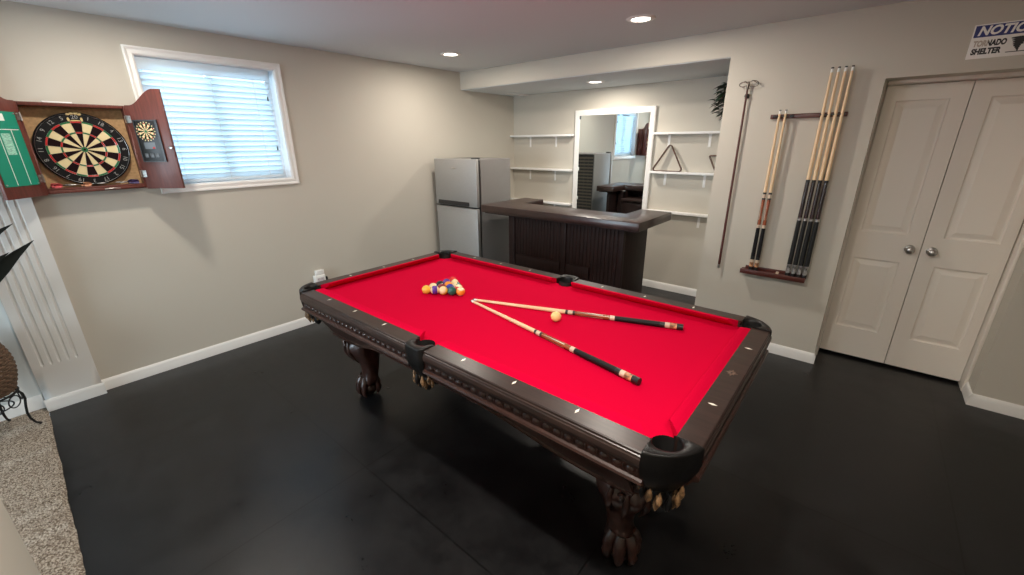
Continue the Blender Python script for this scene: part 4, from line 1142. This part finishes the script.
# ================================================================= plant stand and basket plant on the carpet
SX, SY, SZ = .215, -.405, .018
PS = thing('plant_stand', (SX, SY, SZ), 'black wrought iron plant stand on the carpet by the pilaster', 'plant stand')
RT = .135; zr = SZ+.262
rg = MB(); rg.tube([(SX+RT*cos(2*PI*k/36), SY+RT*sin(2*PI*k/36), zr) for k in range(36)], .0065, 8, closed=True)
rg.tube([(SX+RT*.72*cos(2*PI*k/36), SY+RT*.72*sin(2*PI*k/36), zr-.085) for k in range(36)], .004, 8, closed=True)
rg.build('top_ring', M['blackmetal'], PS)
bar = MB()
for a in (0, PI/2): bar.tube([(SX-RT*cos(a), SY-RT*sin(a), zr-.004), (SX+RT*cos(a), SY+RT*sin(a), zr-.004)], .005, 6)
bar.build('cross_bar', M['blackmetal'], PS)
for k in range(4):
    a = rad(78)+PI/2*k
    l = MB(); l.tube([(SX+r*cos(a), SY+r*sin(a), SZ+z) for r, z in ((.133, .262), (.148, .235), (.150, .20), (.140, .15), (.133, .10), (.136, .06), (.150, .025), (.172, .006))], [.0065]*6+[.006, .008], 8)
    leg_ = l.build('leg', M['blackmetal'], PS)
    sc = MB()
    for m_, hh_ in ((-1, 1), (1, 1)):
        a2 = a+m_*rad(24)
        c = V((SX+.133*cos(a2), SY+.133*sin(a2), SZ+.215)); tn = V((-sin(a2), cos(a2), 0))
        sc.tube([c+tn*.038*cos(t)+V((0,0,.036*sin(t))) for t in [2*PI*q/22 for q in range(22)]], .0035, 6, closed=True)
    sc.build('scroll', M['blackmetal'], leg_)
# basket: coiled reed rings
BP = thing('basket_plant', (SX, SY, zr+.006), 'spiky dark leaved plant in a woven brown basket on the iron stand', 'plant')
bk = MB(); zb0 = zr+.0075; H_ = .345; nr = 24
for i in range(nr):
    t = i/(nr-1); r = .112 + .055*sin(PI*(.08+.80*t))**1.0 - .012*t
    z = zb0+.008 + (H_-.012)*t; nw = 44
    pts = [(SX+(r+.0042*cos(22*2*PI*k/(nw*2)+i*PI))*cos(2*PI*k/(nw*2)), SY+(r+.0042*cos(22*2*PI*k/(nw*2)+i*PI))*sin(2*PI*k/(nw*2)), z) for k in range(nw*2)]
    bk.tube(pts, .0078, 6, closed=True)
bk.lathe([(.108, zb0), (.112, zb0+.004), (.15, zb0+.12), (.150, zb0+.2), (.125, H_+zb0-.02), (.115, H_+zb0-.02), (0, H_+zb0-.03)], 28, xf=Matrix.Translation((SX, SY, 0)))
bk.build('basket', M['basket'], BP, ang=60)
def blade(name, pts, ws, up=(1, 0, 0)):
    mb = MB(); pts = [V(p) for p in pts]; rs = []
    # resample a smooth path
    for i, p in enumerate(pts):
        t = (pts[min(i+1, len(pts)-1)]-pts[max(i-1, 0)]).normalized(); nn = (V(up)-t*t.dot(V(up))).normalized(); sd = t.cross(nn)
        w = ws[i]; th = .0016
        rs.append([p-sd*w+nn*(.25*w+th), p+nn*th, p+sd*w+nn*(.25*w+th), p+sd*w+nn*(.25*w-th), p-nn*th, p-sd*w+nn*(.25*w-th)])
    mb.rings(rs); return mb.build(name, M['leaf'], BP, ang=60)
base = (SX, SY, zb0+H_-.03)
blade('leaf', [base, (.22, -.33, .80), (.225, -.23, .93), (.23, -.14, 1.02), (.23, -.06, 1.092), (.23, .026, 1.158)], [.012, .034, .040, .036, .020, .0008])
blade('leaf', [base, (.20, -.36, .85), (.20, -.27, 1.03), (.20, -.17, 1.16), (.20, -.09, 1.225), (.20, -.027, 1.262)], [.010, .024, .028, .020, .012, .0006])
blade('leaf', [base, (.26, -.34, .84), (.27, -.25, .97), (.27, -.17, 1.05), (.27, -.12, 1.09), (.27, -.082, 1.112)], [.010, .022, .022, .016, .009, .0006])
for k in range(7):
    a = rad(150+k*42); h = 1.05+.06*((k*5) % 4); R_ = .30
    bx, by = max(.06, SX+R_*cos(a)*.7), SY+R_*sin(a)
    if by > -.2: by = -.22
    blade('leaf', [base, (SX+.3*(bx-SX), SY+.3*(by-SY), .62+.25*(h-.62)+.1), (SX+.6*(bx-SX), SY+.6*(by-SY), .62+.6*(h-.62)+.1), (bx, by, h)], [.010, .030, .028, .0008])

# ================================================================= daylight
def sky_lamp(y0, y1, z0, z1, e, col):
    la = bpy.data.lights.new('daylight', 'AREA'); la.shape = 'RECTANGLE'; la.size = (z1-z0); la.size_y = (y1-y0); la.energy = e; la.color = col
    o = bpy.data.objects.new('daylight', la); COL.objects.link(o); o.location = (-.75, (y0+y1)/2, (z0+z1)/2); o.rotation_euler = (0, rad(-90), 0)
sky_lamp(WY0-.7, WY1+.7, WZ0-.9, WZ1+.7, 150, (.62, .84, 1))
sky_lamp(-2.7, -1.0, .6, 2.6, 160, (.62, .84, 1))  # fill lamp outside the added side window
la = bpy.data.lights.new('daylight', 'AREA'); la.shape = 'RECTANGLE'; la.size = 2.2; la.size_y = 2.2; la.energy = 190; la.color = (.74, .89, 1)
lo = bpy.data.objects.new('daylight', la); COL.objects.link(lo); lo.location = (1.35, YN-.6, 1.35); lo.rotation_euler = (rad(90), 0, 0)  # fill lamp outside the made-up rear window
W = bpy.data.worlds.new('World'); S.world = W; W.use_nodes = True
W.node_tree.nodes['Background'].inputs[0].default_value = (.62, .82, 1, 1); W.node_tree.nodes['Background'].inputs[1].default_value = 1.6

# ================================================================= camera
cam = bpy.data.cameras.new('camera'); co = bpy.data.objects.new('camera', cam); COL.objects.link(co); S.camera = co
cam.sensor_width = 36; cam.lens = 36*415.6/1024; cam.clip_start = .02
yw, pi_, ro = rad(40.18), rad(19.234), rad(-.483)
fw = V((-sin(yw)*cos(pi_), cos(yw)*cos(pi_), -sin(pi_))); rt = V((cos(yw), sin(yw), 0)); up = rt.cross(fw)
r2 = cos(ro)*rt + sin(ro)*up; u2 = -sin(ro)*rt + cos(ro)*up
co.matrix_world = basis((3.972, 0, 1.684), r2, u2, -fw)

S.view_settings.view_transform = 'Standard'; S.view_settings.look = 'None'; S.view_settings.gamma = 1
S.view_settings.use_curve_mapping = False; S.view_settings.exposure = 0.08
S.cycles.max_bounces = 8; S.cycles.diffuse_bounces = 5; S.cycles.transparent_max_bounces = 8
S.cycles.sample_clamp_indirect = 6; S.cycles.use_denoising = True
